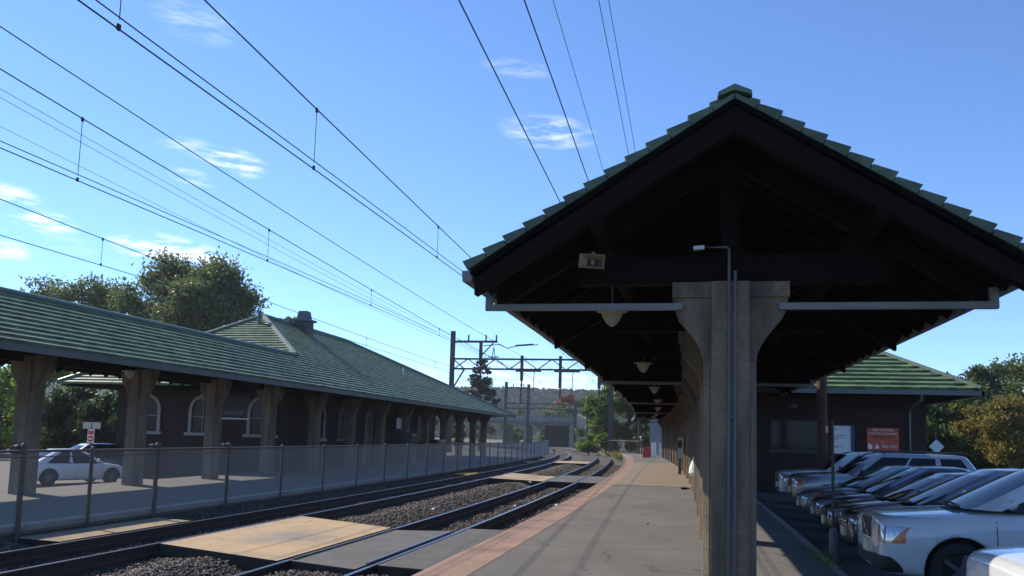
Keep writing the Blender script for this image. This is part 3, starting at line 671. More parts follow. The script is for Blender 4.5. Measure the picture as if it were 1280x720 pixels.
# ------------------------------------------------------------------ fence
FO = -11.93
fen = empty('chain_link_fence', P(FO,16.3,-.35), 'long grey chain link fence between the far platform and the tracks','fence')
posts = [9.95,13.0,14.8,16.95,20.0]+[23.05+3.02*k for k in range(34)]
pm = MB(); pm.tube([(0,0,0),(0,0,1.70)],.038,10); pm.lathe([(.045,1.68),(.05,1.71),(.03,1.75),(.0,1.765)],10)
post0 = None
froot = fen.location.copy()
ZB, ZT = -.20, 1.25
for k, s in enumerate(posts):
    if post0 is None: post0 = pm.build('post', M['galv'], fen, world=False); c = post0
    else: c = copy_tree(post0, fen)
    c.location = P(FO,s,-.42)-froot
    if k in (1,3,4): c.scale = (1.35,1.35,1.04)
def link_panel(L, H, p=.058, r=.0027):
    mb = MB()
    n = int((L+H)/p)
    def wire(a, b, dx):
        a = Vector(a); b = Vector(b); d = (b-a).normalized(); sd = Vector((1,0,0)); o3 = d.cross(sd).normalized()
        A = []; 
        for t in (0,2.094,4.188): A.append(sd*(math.cos(t)*r)+o3*(math.sin(t)*r))
        i = len(mb.v)
        for q in A: mb.v.append(tuple(a+q))
        for q in A: mb.v.append(tuple(b+q))
        for j in range(3):
            j2 = (j+1)%3; mb.f.append((i+j,i+j2,i+3+j2,i+3+j)); mb.m.append(0)
    for i in range(n+1):
        c = i*p - H
        y0 = max(0,c); y1 = min(L,c+H)
        if y1 > y0+.01:
            wire((.004,y0,y0-c),(.004,y1,y1-c),0); wire((-.004,y0,H-(y0-c)),(-.004,y1,H-(y1-c)),0)
    return mb
pan = {}
for a, b in zip(posts[:-1],posts[1:]):
    A = P(FO-.0,a); B = P(FO,b); L_ = (B-A).length; key = round(b-a,1)
    if key not in pan: o = link_panel(L_, ZT-ZB).build('mesh_panel', M['wiremesh'], fen, world=False, fixn=False); pan[key] = o
    else: o = copy_tree(pan[key], fen)
    o.location = Vector((A.x,A.y,ZB))-froot; o.rotation_euler = (0,0,math.atan2(-(B.x-A.x),B.y-A.y))
mb = MB(); mb.tube([P(FO,s,ZT+.01) for s in posts],.026,8); mb.build('top_rail', M['galv'], fen)
mb = MB(); mb.tube([P(FO,s,ZB) for s in posts],.014,6); mb.build('bottom_rail', M['galv'], fen)
mb = MB(); mb.tube([P(FO,s,ZT-.10) for s in posts[:5]],.012,6); mb.build('tension_bar', M['galv'], fen)
# dark lock housings near the heads of the gate posts
for s in (13.0,16.95,20.0):
    mb = MB(); p = P(FO-.14,s,1.26); mb.lathe([(0,-.09),(.08,-.08),(.10,0),(.08,.08),(0,.09)],12,(p.x,p.y-.02,p.z+.02),axis='y'); mb.bar((p.x,p.y,p.z+.1),(p.x+.16,p.y,p.z+.16),.03,.03)
    mb.build('gate_roller', M['steel'], fen)

# ------------------------------------------------------------------ left canopy + station building
XL, XE, ZLE, SL = -18.9, -16.2, 3.72, .615
ZLR = ZLE+(XE-XL)*SL
XRg = XE-(28*.1509)/SL; ZBR = ZLE+28*.1509
def LW(x, y, z): 
    return Vector((x-.018*max(0,y-30), y, z))
lc = empty('platform_canopy', (XL,20.3,-.25), 'green tiled canopy on pebbly concrete columns along the fenced far platform','canopy')
mb = MB(); ys = arange(5.6,34.5,.75)
E_ = [LW(XE,y,ZLE) for y in ys]; R_ = [LW(XL,5.6+(y-5.6)*(37.2-5.6)/(34.5-5.6),ZLR) for y in ys]
tile_slope(mb, E_, R_, 11, t=.080); 
E2 = [LW(2*XL-XE,y,ZLE) for y in ys]; R2 = [LW(XL,y,ZLR) for y in ys]; tile_slope(mb, E2, R2, 11, t=.080)
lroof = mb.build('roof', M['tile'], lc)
mb = MB(); mb.tube([LW(XL,y,ZLR+.04) for y in arange(5.55,37.2,2)],.11,8); mb.build('ridge_cap', M['ridge'], lroof)
mb = MB()
for sg in (-1,1):
    mb.hexa([(XL+sg*2.66,5.7,ZLE-.10),(XL,5.7,ZLR-.10),LW(XL,35.5,ZLR-.10),LW(XL+sg*2.66,34.4,ZLE-.10),(XL+sg*2.66,5.7,ZLE-.05),(XL,5.7,ZLR-.05),LW(XL,35.5,ZLR-.05),LW(XL+sg*2.66,34.4,ZLE-.05)])
mb.build('roof_boards', M['deck'], lc)
mb = MB()
for a,b in zip(ys[:-1],ys[1:]): mb.hexa([LW(XE-.02,a,ZLE-.20),LW(XE+.05,a,ZLE-.20),LW(XE+.05,b,ZLE-.20),LW(XE-.02,b,ZLE-.20),LW(XE-.02,a,ZLE-.03),LW(XE+.07,a,ZLE-.03),LW(XE+.07,b,ZLE-.03),LW(XE-.02,b,ZLE-.03)])
mb.build('gutter', M['gutter'], lc)
mb = MB(); mb.box(XL-.12,XL+.12,5.8,33.9,3.52,3.80)
for y in arange(6.2,34.,.8): mb.bar((XL-2.5,y,ZLE-.16),(XL,y,ZLR-.16),.07,.12); mb.bar((XL+2.5,y,ZLE-.16),(XL,y,ZLR-.16),.07,.12)
mb.build('roof_timbers', M['timber'], lc)
sh, ca = column_mesh(3.95, 3.95, .80)
lroot = lc.location.copy()
# the columns of the canopy stand on z=-.25
lcol = sh.build('column', M['conc'], lc, world=False); ca.build('capital', M['conc'], lcol, world=False)
for k, y in enumerate([10.8,15.65,20.5,25.3,30.0,34.6]):
    c = lcol if k == 0 else copy_tree(lcol, lc); c.location = LW(XL+.15,y,-.25)-lroot
    for q in MB().v: pass
for k, y in enumerate((12.9,22.7)):
    p = (XL+1.7, y, 3.42); c = copy_tree(lm); c.location = p; tag(c, ('white cone lamp hanging by the eave of the left canopy','white cone lamp under the left canopy near second column')[k],'lamp','cone lamps under the left canopy')
# station building
sb = empty('station_building', (-24.,48,-.3), 'dark brick station house with tall green hipped roof and arched windows','building')
XB = 2*XRg-XE
mb = MB()
ye = arange(34.5,80,.95); n_ = len(ye)
E_ = [LW(XE,y,ZLE) for y in ye]; R_ = [LW(XRg,41.5+(y-34.5)*(53.-41.5)/(80-34.5),ZBR) for y in ye]; tile_slope(mb, E_, R_, 28, t=.080)
xs = arange(XE,XB,.8); tile_slope(mb, [LW(x,34.5,ZLE) for x in xs], [LW(XRg,41.5,ZBR) for x in xs], 28, t=.080)
tile_slope(mb, [LW(XB,y,ZLE) for y in ye], R_, 28, t=.080); tile_slope(mb, [LW(x,80,ZLE) for x in xs], [LW(XRg,53,ZBR) for x in xs], 28)
sroof = mb.build('roof', M['tile'], sb)
mb = MB(); hp = lambda a,b: [Vector(a).lerp(Vector(b),i/12)+Vector((0,0,.06)) for i in range(13)]
for a,b in ((LW(XE,34.5,ZLE).lerp(LW(XRg,41.5,ZBR),.40),LW(XRg,41.5,ZBR)),(LW(XB,34.5,ZLE),LW(XRg,41.5,ZBR)),(LW(XRg,41.5,ZBR),LW(XRg,53,ZBR)),(LW(XE,80,ZLE),LW(XRg,53,ZBR)),(LW(XB,80,ZLE),LW(XRg,53,ZBR))):
    mb.tube(hp(a,b),.13,8)
mb.build('ridge_cap', M['ridge'], sroof)
mb = MB()
for a,b in zip(ye[:-1],ye[1:]): mb.hexa([LW(XE-.02,a,ZLE-.20),LW(XE+.05,a,ZLE-.20),LW(XE+.05,b,ZLE-.20),LW(XE-.02,b,ZLE-.20),LW(XE-.02,a,ZLE-.03),LW(XE+.07,a,ZLE-.03),LW(XE+.07,b,ZLE-.03),LW(XE-.02,b,ZLE-.03)])
mb.build('gutter', M['gutter'], sb)
mb = MB(); mb.hexa([LW(XE-.05,34.6,ZLE-.12),LW(XB+.05,34.6,ZLE-.12),LW(XB+.05,79.9,ZLE-.12),LW(XE-.05,79.9,ZLE-.12),LW(XE-.05,34.6,ZLE-.06),LW(XB+.05,34.6,ZLE-.06),LW(XB+.05,79.9,ZLE-.06),LW(XE-.05,79.9,ZLE-.06)])
mb.build('soffit', M['deck'], sb)
WX, WY = -19.45, 37.2
mb = MB(); mb.hexa([LW(-28.6,WY,-.9),LW(WX,WY,-.9),LW(WX,63.5,-.9),LW(-28.6,63.5,-.9),LW(-28.6,WY,3.6),LW(WX,WY,3.6),LW(WX,63.5,3.6),LW(-28.6,63.5,3.6)]); mb.build('wall', M['brick'], sb)
lcol2 = None
for k, y in enumerate([39.4,44.2,49.0,53.8,58.6,63.4,68.3,73.0,77.4]):
    if lcol2 is None:
        sh, ca = column_mesh(3.95,3.95,.80); lcol2 = sh.build('column', M['conc'], sb, world=False); ca.build('capital', M['conc'], lcol2, world=False); c = lcol2
    else: c = copy_tree(lcol2, sb)
    c.location = LW(XL+.18,y,-.25)-sb.location
for (u, y) in ((-24.2,70.),(-27.8,70.),(-24.2,76.5),(-27.8,76.5)):
    c = copy_tree(lcol2, sb); c.location = LW(u,y,-.25)-sb.location
def arch_window(cx, wy, zs, w, h, face, parent, plain=False):
    """arched window with stone surround; face 'y' looks to -y, 'x' looks to +x"""
    tr = .17; r = w/2; zc = zs+h-r
    def T(a, dpt, z): return LW(cx+a, wy-dpt, z) if face == 'y' else LW(wy+dpt, cx-a, z)
    fr = MB(); out = []; inn = []
    out.append((-r,zs)); inn.append((-r+tr,zs))
    for k in range(13):
        t = math.pi-k*math.pi/12; out.append((r*math.cos(t), zc+r*math.sin(t))); inn.append(((r-tr)*math.cos(t), zc+(r-tr)*math.sin(t)))
    out.append((r,zs)); inn.append((r-tr,zs))
    for i in range(len(out)-1):
        a,b,c,d = out[i],out[i+1],inn[i+1],inn[i]
        fr.hexa([T(a[0],.004,a[1]),T(b[0],.004,b[1]),T(c[0],.004,c[1]),T(d[0],.004,d[1]),T(a[0],.09,a[1]),T(b[0],.09,b[1]),T(c[0],.09,c[1]),T(d[0],.09,d[1])])
    kz = zc+r-.04; fr.hexa([T(-.09,.004,kz-.16),T(.09,.004,kz-.16),T(.12,.004,kz+.12),T(-.12,.004,kz+.12),T(-.09,.13,kz-.16),T(.09,.13,kz-.16),T(.12,.13,kz+.12),T(-.12,.13,kz+.12)])
    wn = fr.build('window', M['stonetrim'], parent)
    if not plain:
        si = MB(); q = r+.14; si.hexa([T(-q,.004,zs-.15),T(q,.004,zs-.15),T(q,.17,zs-.15),T(-q,.17,zs-.15),T(-q,.004,zs),T(q,.004,zs),T(q,.17,zs),T(-q,.17,zs)]); si.build('sill', M['stonetrim'], wn)
    gl = MB(); pts = [T(a,.012,z) for a,z in inn]; gl.poly(pts); gl.build('pane', M['glass'], wn, fixn=False)
    ba = MB(); ba.bar(T(0,.03,zs),T(0,.03,zc+r-tr),.05,.03,up=(1,0,0) if face=='x' else (0,1,0)); ba.bar(T(-r+tr,.032,zs+h*.42),T(r-tr,.032,zs+h*.42),.05,.03); ba.build('glazing_bar', M['stonetrim'], wn)
    return wn
for cx_ in (-26.84,-23.7,-20.48): arch_window(cx_, WY, 1.50, 1.55, 1.88, 'y', sb)
for y in (41.4,44.9,): arch_window(y, WX, 1.35, 1.6, 2.0, 'x', sb)
arch_window(49.2, WX, -.25, 1.9, 3.65, 'x', sb, True); 
for y in (56.0,59.5,62.3): arch_window(y, WX, 1.2, 1.5, 2.1, 'x', sb)
# chimney
cxy = LW(-22.55,45.5,0); mb = MB(); mb.box(cxy.x-.42,cxy.x+.42,cxy.y-.42,cxy.y+.42,6.9,8.22)
ch = mb.build('chimney', M['chimbrick'], sb)
mb = MB(); mb.box(cxy.x-.56,cxy.x+.56,cxy.y-.56,cxy.y+.56,8.222,8.34)
mb.hexa([(cxy.x-.35,cxy.y-.35,8.341),(cxy.x+.35,cxy.y-.35,8.341),(cxy.x+.35,cxy.y+.35,8.341),(cxy.x-.35,cxy.y+.35,8.341),(cxy.x-.26,cxy.y-.26,8.86),(cxy.x+.26,cxy.y-.26,8.86),(cxy.x+.26,cxy.y+.26,8.86),(cxy.x-.26,cxy.y+.26,8.86)])
mb.build('chimney_cap', M['slate'], ch)
mb = MB(); p = LW(XRg+.25,40.6,0); mb.tube([(p.x,p.y,7.2),(p.x,p.y,8.15)],.10,10); mb.build('vent_pipe', M['slate'], sb)
mb = MB(); p = LW(-19.6,55.5,0); mb.tube([(p.x,p.y,5.6),(p.x,p.y,6.35)],.05,8); mb.build('vent_pipe', M['whitep'], sb)
def text(body, size, m, loc, rot, parent=None, name='lettering', align='CENTER', ext=.004):
    cu = bpy.data.curves.new(name,'FONT'); cu.body = body; cu.size = size; cu.align_x = align; cu.align_y = 'CENTER'; cu.extrude = ext
    t = bpy.data.objects.new('tmp', cu); COL.objects.link(t); dg = bpy.context.evaluated_depsgraph_get(); dg.update()
    me = bpy.data.meshes.new_from_object(t.evaluated_get(dg)); bpy.data.objects.remove(t)
    me.materials.clear(); me.materials.append(m)
    o = bpy.data.objects.new(name, me); COL.objects.link(o)
    if parent: o.parent = parent; loc = Vector(loc)-wloc(parent)
    o.location = loc; o.rotation_euler = rot
    return o
RXY = (math.pi/2,0,0)
# station name board between the arched windows
mb = MB(); mb.box(-23.1,-21.3,WY-.06,WY-.005,2.20,3.45); nb = tag(mb.build('name_board', M['ink']),'dark station name board with small white lettering between arched windows','sign')
text('ORANGE', .30, M['faint'], (-22.2,WY-.066,2.52), RXY, nb)
mb = MB(); mb.box(-23.15,-21.25,WY-.10,WY-.062,2.20,2.27); mb.build('ledge', M['signback'], nb)
# things standing under the far arcade
def simple(name, x0,x1,y0,y1,z0,z1,m,label,cat,extra=None):
    mb = MB(); mb.box(x0,x1,y0,y1,z0,z1); o = tag(mb.build(name, m), label, cat)
    if extra: 
        b2 = MB(); b2.box(*extra[1]); b2.build(extra[0], extra[2], o)
    return o
simple('vending_machine', -19.2,-18.4,53.2,54.2,-.25,1.75,M['p_grey'],'grey blue vending machine against the arcade wall of the far station','vending machine',('front_panel',(-18.397,-18.38,53.3,54.1,.1,1.6),M['glass']))
simple('vending_machine', -19.2,-18.4,59.0,61.0,-.25,1.35,M['p_navy'],'wide dark blue machine cabinet beside the far arcade columns','vending machine',('front_panel',(-18.397,-18.38,59.1,60.9,.1,1.2),M['glass']))
simple('notice_board', -19.33,-19.27,52.6,53.4,2.05,2.75,M['white'],'small white notice fixed above the vending machine','sign',('frame',(-19.42,-19.332,52.55,53.45,2.0,2.8),M['black']))

# ------------------------------------------------------------------ right station building
rb = empty('station_house', (6.,38.,-.15), 'small brick station house with bright green hipped roof behind the parked cars','building')
RE, RYE, RZE = 10.1, 32.6, 3.90; W_ = 5.4
mb = MB(); rise = 3.05
lx = -1.2+3.0; RL = RE-2*W_
xs = arange(RL,RE,.9); tile_slope(mb, [Vector((x,RYE,RZE)) for x in xs], [Vector(((RL+RE)/2,RYE+W_,RZE+rise)) for x in xs], 17, t=.095)
ys_ = arange(RYE,RYE+22,.9); RR = [Vector(((RL+RE)/2, RYE+W_+(y-RYE)*(22-2*W_)/22, RZE+rise)) for y in ys_]
tile_slope(mb, [Vector((RE,y,RZE)) for y in ys_], RR, 17, t=.095); tile_slope(mb, [Vector((RL,y,RZE)) for y in ys_], RR, 17, t=.095)
tile_slope(mb, [Vector((x,RYE+22,RZE)) for x in xs], [Vector(((RL+RE)/2,RYE+22-W_,RZE+rise)) for x in xs], 17, t=.095)
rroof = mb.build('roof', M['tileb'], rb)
mb = MB(); ap = ((RL+RE)/2,RYE+W_,RZE+rise)
for a,b in (((RE,RYE,RZE),ap),((RL,RYE,RZE),ap),(ap,((RL+RE)/2,RYE+22-W_,RZE+rise))): mb.tube([Vector(a).lerp(Vector(b),i/10)+Vector((0,0,.05)) for i in range(11)],.11,8)
mb.build('ridge_cap', M['ridge'], rroof)
mb = MB(); mb.box(RL+.05,RE-.05,RYE+.05,RYE+21.9,RZE-.14,RZE-.07); mb.build('soffit', M['deck'], rb)
mb = MB(); mb.box(RL,RE+.08,RYE-.11,RYE+.02,RZE-.20,RZE-.035); mb.box(RE-.02,RE+.12,RYE-.11,RYE+22,RZE-.20,RZE-.034); mb.build('gutter', M['gutter'], rb)
mb = MB(); mb.box(1.6,8.75,34.6,52,-.15,RZE-.142); mb.build('wall', M['brick'], rb)
mb = MB(); mb.tube([(8.15,32.7,RZE-.2),(8.15,32.85,RZE-.38),(8.15,34.4,RZE-.62),(8.15,34.52,RZE-.8),(8.15,34.52,.1)],.055,8); mb.build('downspout', M['pipe'], rb)
mb = MB(); mb.box(3.0,4.95,34.555,34.597,1.55,2.75); wn = mb.build('window', M['black'], rb); b2 = MB(); b2.quad((3.06,34.55,1.61),(4.89,34.55,1.61),(4.89,34.55,2.69),(3.06,34.55,2.69)); b2.build('pane', M['glass'], wn, fixn=False)
mb = MB(); mb.box(2.95,5.0,34.50,34.596,1.42,1.545); mb.build('sill', M['far_dark'], wn)
mb = MB(); mb.lathe([(.01,.55),(.01,.12),(.05,.1),(.10,.04),(.17,-.02),(.15,-.09),(.08,-.15),(0,-.17)],16); pl = mb.build('pendant_lamp', M['galv'], None, world=False, smooth=True); pl.location = (3.72,33.2,3.27); tag(pl,'small grey lantern hanging under the right station house eave','lamp')
# white notice
mb = MB(); mb.box(5.38,6.02,34.54,34.597,1.47,2.55); nt_ = tag(mb.build('notice_board', M['white']),'tall white notice with small grey writing on the brick wall','sign')
mb = MB(); mb.box(6.022,6.14,34.50,34.597,1.44,2.57); mb.build('navy_edge', M['navy'], nt_)
mb = MB()
for z,w in ((2.40,.10),(2.16,.42),(2.08,.30),(2.00,.12),(1.75,.25),(1.70,.1)): mb.box(5.43,5.43+w,34.532,34.538,z,z+.02)
mb.build('writing', M['galv'], nt_)
# banner
mb = MB(); mb.box(6.60,7.76,34.54,34.597,1.62,2.50); bn_ = tag(mb.build('banner', M['banner']),'orange red advertising banner for gutter cleaning on the brick wall','banner')
bx = 7.18
text('NED STEVENS', .125, M['white'], (bx,34.534,2.42), RXY, bn_); text('GUTTER CLEANING', .115, M['white'], (bx,34.534,2.28), RXY, bn_)
text('800-943-7227', .13, M['ink'], (bx,34.534,2.14), RXY, bn_); text('FALL', .06, M['white'], (bx,34.534,1.96), RXY, bn_); text('$25 OFF', .155, M['white'], (7.42,34.534,1.79), RXY, bn_)
mb = MB(); mb.poly([(6.64,34.532,1.68),(6.78,34.532,1.68),(6.80,34.532,1.78),(6.72,34.532,1.90),(6.64,34.532,1.88)]); mb.poly([(6.90,34.532,1.70),(7.05,34.532,1.72),(6.98,34.532,1.88),(6.92,34.532,1.82)]); mb.build('white_figure', M['white'], bn_, fixn=False)
# posts
mb = MB(); mb.tube([(4.12,28.6,-.15),(4.10,28.6,7.5)],[.165,.15],12); tag(mb.build('utility_pole', M['wood']),'brown wooden pole in front of the brick station house','pole')
ps = empty('sign_post',(2.32,15.0,-.15),'thin dark sign post on a thick base between platform and parked cars','sign post')
mb = MB(); mb.tube([(2.32,15.0,.42),(2.32,15.0,2.2)],.026,8); mb.build('post', M['steel'], ps)
mb = MB(); mb.lathe([(.075,0),(.075,.50),(.05,.56),(.03,.57)],12,(2.32,15.0,-.15)); mb.build('base_sleeve', M['conduit'], ps)
mb = MB(); mb.hexa([(2.20,14.93,2.0),(2.21,14.97,2.0),(2.27,15.12,2.0),(2.26,15.13,2.0),(2.20,14.93,2.12),(2.21,14.97,2.12),(2.27,15.12,2.12),(2.26,15.13,2.12)]); mb.build('sign_plate', M['red'], ps)
mb = MB(); 
for k in range(70):
    x = 2.02+rnd.gauss(0,.10); y = 14.2+rnd.gauss(0,.5); hgt = rnd.uniform(.04,.12); a = rnd.uniform(0,6.3)
    mb.tri((x-.012*math.cos(a),y-.012*math.sin(a),-.01),(x+.012*math.cos(a),y+.012*math.sin(a),-.01),(x+rnd.gauss(0,.04),y+rnd.gauss(0,.04),hgt))
tag(mb.build('grass_tufts', M['leaf_bright'], fixn=False),'short grass tufts growing along the platform kerb','grass',kind='stuff')
# diamond sign on the far side of the lot
ds = empty('road_sign', (12.1,46,-.15),'pale diamond road sign seen from behind under the trees','sign')
mb = MB(); mb.tube([(12.1,46.05,-.15),(12.1,46.05,2.6)],.035,8); mb.build('post', M['steel'], ds)
mb = MB(); mb.prism([(12.1,1.50),(12.46,1.86),(12.1,2.22),(11.74,1.86)],45.98,46.0); mb.build('sign_plate', M['white'], ds)

# ------------------------------------------------------------------ overhead wires
def sag(pts, n=24):
    """smooth curve through points by Catmull-Rom"""
    pts = [Vector(p) for p in pts]; out = []
    for i in range(len(pts)-1):
        p0 = pts[max(i-1,0)]; p1 = pts[i]; p2 = pts[i+1]; p3 = pts[min(i+2,len(pts)-1)]
        for k in range(n):
            t = k/n; out.append(.5*((2*p1)+(p2-p0)*t+(2*p0-5*p1+4*p2-p3)*t*t+(3*p1-p0-3*p2+p3)*t**3))
    out.append(pts[-1]); return out
def wz(off, prof_, r, name='wire'):
    mb = MB(); mb.tube([ (P(off,s,z)) for s,z in prof_], r, 5); return mb
def curvez(pts, s0, s1, step=3):
    S = [a for a,_ in pts]; Zv = [b for _,b in pts]
    c = np.polyfit(S, Zv, 2) if len(pts) > 2 else np.polyfit(S, Zv, 1)
    return [(s, float(np.polyval(c, s))) for s in arange(s0,s1,step)]
def catenary(off, mess, cont, r, label, aux=None, drops=(), end=120):
    root_ = empty('catenary', P(off,20,cont), label, 'overhead wire','track catenaries')
    mz = curvez(mess, -25, end, 4)
    mb = wz(off, mz, r); mb.build('messenger_wire', M['cable'], root_)
    cz_ = [(s, cont) for s in arange(-25,end,4)]
    wz(off, cz_, r*.9).build('contact_wire', M['cable'], root_)
    if aux: wz(off+.03, [(s, cont+aux) for s in arange(-25,end,4)], r*.75).build('auxiliary_wire', M['cable'], root_)
    c = [b for _,b in mz]; a_ = [a for a,_ in mz]
    for s in drops:
        zt = float(np.interp(s,a_,c)); mb = MB(); mb.tube([P(off,s,zt),P(off,s,cont+(aux or 0))], .006, 5)
        q = P(off,s); mb.box(q.x-.014,q.x+.014,q.y-.02,q.y+.02,zt-.05,zt+.02); mb.box(q.x-.012,q.x+.012,q.y-.02,q.y+.02,cont-.015,cont+.05)
        mb.build('dropper', M['cable'], root_)
    return root_
catenary(-5.65, [(8.4,6.87),(17.6,6.36),(45,6.05),(80,6.8),(120,9.3)], 5.74, .0105, 'messenger and contact wires above the near track', aux=.10, drops=(6.9,11.3,17.6,24,31,39,48,58,70,84))
catenary(-10.1, [(9.9,7.05),(18.1,6.56),(33,6.1),(60,6.1),(90,7.0),(120,9.3)], 5.84, .0105, 'messenger and contact wires above the track beside the fence', aux=.09, drops=(11.65,18.1,25,33,42,52,64,80))
catenary(-14.4, [(14.4,6.61),(25.6,6.1),(47,5.95),(80,7),(120,9.3)], 5.72, .011, 'messenger and contact wires over the far platform edge', drops=(17.7,26,36,48,62))
fe = [(-10.1,[(9.9,7.66),(14.3,7.4),(38,6.9),(80,8.2),(120,12)],.010,'single feeder wire just above the wires of the fenced track'),
 (-14.,[(13.8,8.67),(24.7,8.1),(60,8.1),(120,12.2)],.006,'thin feeder wire high at the left, upper one of three'),
 (-14.,[(13.8,8.5),(24.7,7.9),(60,7.9),(120,12.0)],.006,'thin feeder wire high at the left, middle one of three'),
 (-14.,[(13.9,7.9),(22,7.5),(60,7.6),(120,11.6)],.005,'faint feeder wire at the left, lowest of three'),
 (-3.0,[(9.87,7.42),(17.9,7.14),(45,7.0),(120,11)],.011,'leftmost of the five cables crossing the sky above the gable'),
 (-2.4,[(11.1,8.06),(18.2,7.69),(45,7.4),(120,11)],.011,'second cable from the left above the gable, thick'),
 (-1.9,[(10.95,7.92),(15.2,7.3),(45,7.2),(120,11)],.005,'thin middle cable of the five above the gable'),
 (-1.4,[(12,8.43),(15.5,7.8),(45,7.4),(120,11)],.006,'fourth cable from the left above the gable, close pair'),
 (-1.2,[(11.4,8.07),(15.4,7.62),(45,7.4),(120,11)],.005,'rightmost of the five cables above the gable, close pair')]
for off, pts, r, lab in fe:
    mb = wz(off, curvez(pts,-25,118,4), r); tag(mb.build('feeder_wire', M['cable']), lab, 'cable')

# ------------------------------------------------------------------ portals
def portal(Y, poles, ztop, zt, zb, x0, x1, label, tall, drops=(), arm=None, w=.5):
    r = empty('catenary_portal', (poles[0][0],Y,-.7), label, 'portal','catenary portals')
    for (x, zt_) in poles:
        mb = MB(); mb.box(x-w/2,x+w/2,Y-w/2,Y+w/2,-1.02,zt_); mb.build('mast', M['steel'], r)
    mb = MB(); mb.bar((x0,Y,zt),(x1,Y,zt),.28,.26); mb.bar((x0,Y,zb),(x1,Y,zb),.28,.26)
    n = max(4,int((x1-x0)/2.05)); 
    for i in range(n):
        a = x0+(x1-x0)*i/n; b = x0+(x1-x0)*(i+1)/n
        if i % 2: a, b = b, a
        mb.bar((a,Y,zb),(b,Y,zt),.2,.13)
    mb.build('truss_girder', M['steel'], r)
    for (x, za, zz) in drops:
        mb = MB(); mb.box(x-.2,x+.2,Y-.62,Y-.2,zz+1.6,za)
        mb.lathe([(.10,zz),(.10,zz+.5),(.16,zz+.52),(.16,zz+.6),(.1,zz+.62),(.18,zz+1.0),(.18,zz+1.1),(.12,zz+1.12),(.12,zz+1.65)],10,(x,Y-.41,0))
        mb.bar((x-.9,Y-.41,zb-.28),(x+2.9,Y-.41,zb-.28),.25,.22)
        mb.build('drop_post', M['steel'], r)
        mb = MB(); mb.tube([(x+1.9,Y-.41,zb-.3),(x+1.8,Y-.41,zb-1.6),(x+1.9,Y-.41,zb-2.2),(x+1.6,Y-.41,zb-3.4)],.06,6); mb.build('insulator', M['cable'], r)
    if arm:
        ax0, ax1, az, px = arm; mb = MB(); mb.bar((ax0,Y,az),(ax1,Y,az),.3,.32)
        mb.box(px-.22,px+.22,Y-.2,Y+.2,zt+.13,az-.16); mb.bar((px,Y,az-2.2),(ax1-.6,Y,az-.2),.16,.16)
        for x in (px-1.95,px+.75,ax1-.15): mb.box(x-.1,x+.1,Y-.1,Y+.1,az+.16,az+1.0)
        mb.build('cross_arm', M['steel'], r)
    return r
pr1 = portal(120, [(-35.6,17.3),(-11.6,12.5)], 0, 13.1, 11.6, -35.3, -11.8, 'nearer steel catenary portal with lattice truss and tall left mast', 0,
    drops=[(-24.75,13.6,8.3),(-19.0,13.6,7.3),(-13.3,13.2,7.3)], arm=(-35.3,-28.7,15.72,-31.2), w=.62)
mb = MB(); mb.bar((-35.4,120,8.6),(-33.7,120,11.5),.2,.2); mb.bar((-35.4,120,13.0),(-33.7,120,11.6),.2,.16); mb.build('knee_brace', M['steel'], pr1)
# insulator string on the cross arm end
mb = MB(); mb.tube([(-30.8,120,15.1),(-28.4,120,15.3),(-27.2,120,14.75),(-26.5,120,14.9),(-25.5,120,15.1),(-22.5,120,15.3)],.07,6); mb.bar((-25.9,120,15.15),(-23.2,120,15.35),.2,.2); mb.build('feeder_bow', M['cable'], pr1)
mb = MB(); mb.bar((-30.0,120,13.4),(-28.4,120,13.4),.12,.16); mb.bar((-29.45,120,13.2),(-29.2,120,14.9),.1,.1); mb.bar((-28.95,120,13.2),(-29.2,120,14.9),.1,.1); mb.build('bracket', M['steel'], pr1)
portal(212, [(-47.9,15.8),(-41.9,15.2),(-29.5,10.6)], 0, 10.2, 8.9, -47.7, -27.8, 'farther steel catenary portal just in front of the overbridge', 0, drops=(), arm=(-47.7,-41.6,14.3,-44.), w=.7)
mb = MB(); mb.tube([P(-11.3,0)*0+Vector((-18.7,150,-.6)),(-18.7,150,9.7)],[.24,.17],10); tag(mb.build('utility_pole', M['wood']),'brown pole standing in front of the green trees by the bend','pole')
mb = MB(); p = P(.5,108); mb.tube([(p.x-.9,p.y,-.1),(p.x-.9,p.y,6.5)],[.16,.13],8); tag(mb.build('utility_pole', M['wood']),'slim brown pole behind the red barrier at the platform end','pole')

# ------------------------------------------------------------------ overbridge
br = empty('overbridge',(-40,232,-.7),'concrete road overbridge with railings crossing the tracks','bridge')
mb = MB(); mb.box(-75,-31.2,229,240,5.9,7.4); mb.build('deck', M['girder'], br)
mb = MB(); mb.box(-75,-31.2,228.6,228.95,5.1,5.88); mb.build('girder', M['bgreen'], br)
mb = MB(); mb.box(-75,-31.2,228.8,229.0,8.35,8.5); mb.box(-75,-31.2,228.8,229.0,7.75,7.85)
for x in arange(-74.8,-31.4,1.6): mb.box(x-.06,x+.06,228.84,228.96,7.4,8.36)
mb.build('railing', M['girder'], br)
mb = MB(); mb.box(-33.4,-31.9,228.4,241,-1.02,5.08); mb.hexa([(-31.85,228.2,-1.02),(-27.6,226,-1.02),(-27.6,241,-1.02),(-31.85,241,-1.02),(-31.85,228.2,8.4),(-27.6,226,6.4),(-27.6,241,6.4),(-31.85,241,8.4)]); mb.build('abutment', M['bconc'], br)
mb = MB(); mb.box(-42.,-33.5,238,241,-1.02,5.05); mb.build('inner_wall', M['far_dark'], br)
for a_, b_ in ((-52.5,-51.5),(-46.5,-45.7)): mb = MB(); mb.box(a_,b_,229.5,239,-1.02,5.05); mb.build('pier', M['bconc'], br)

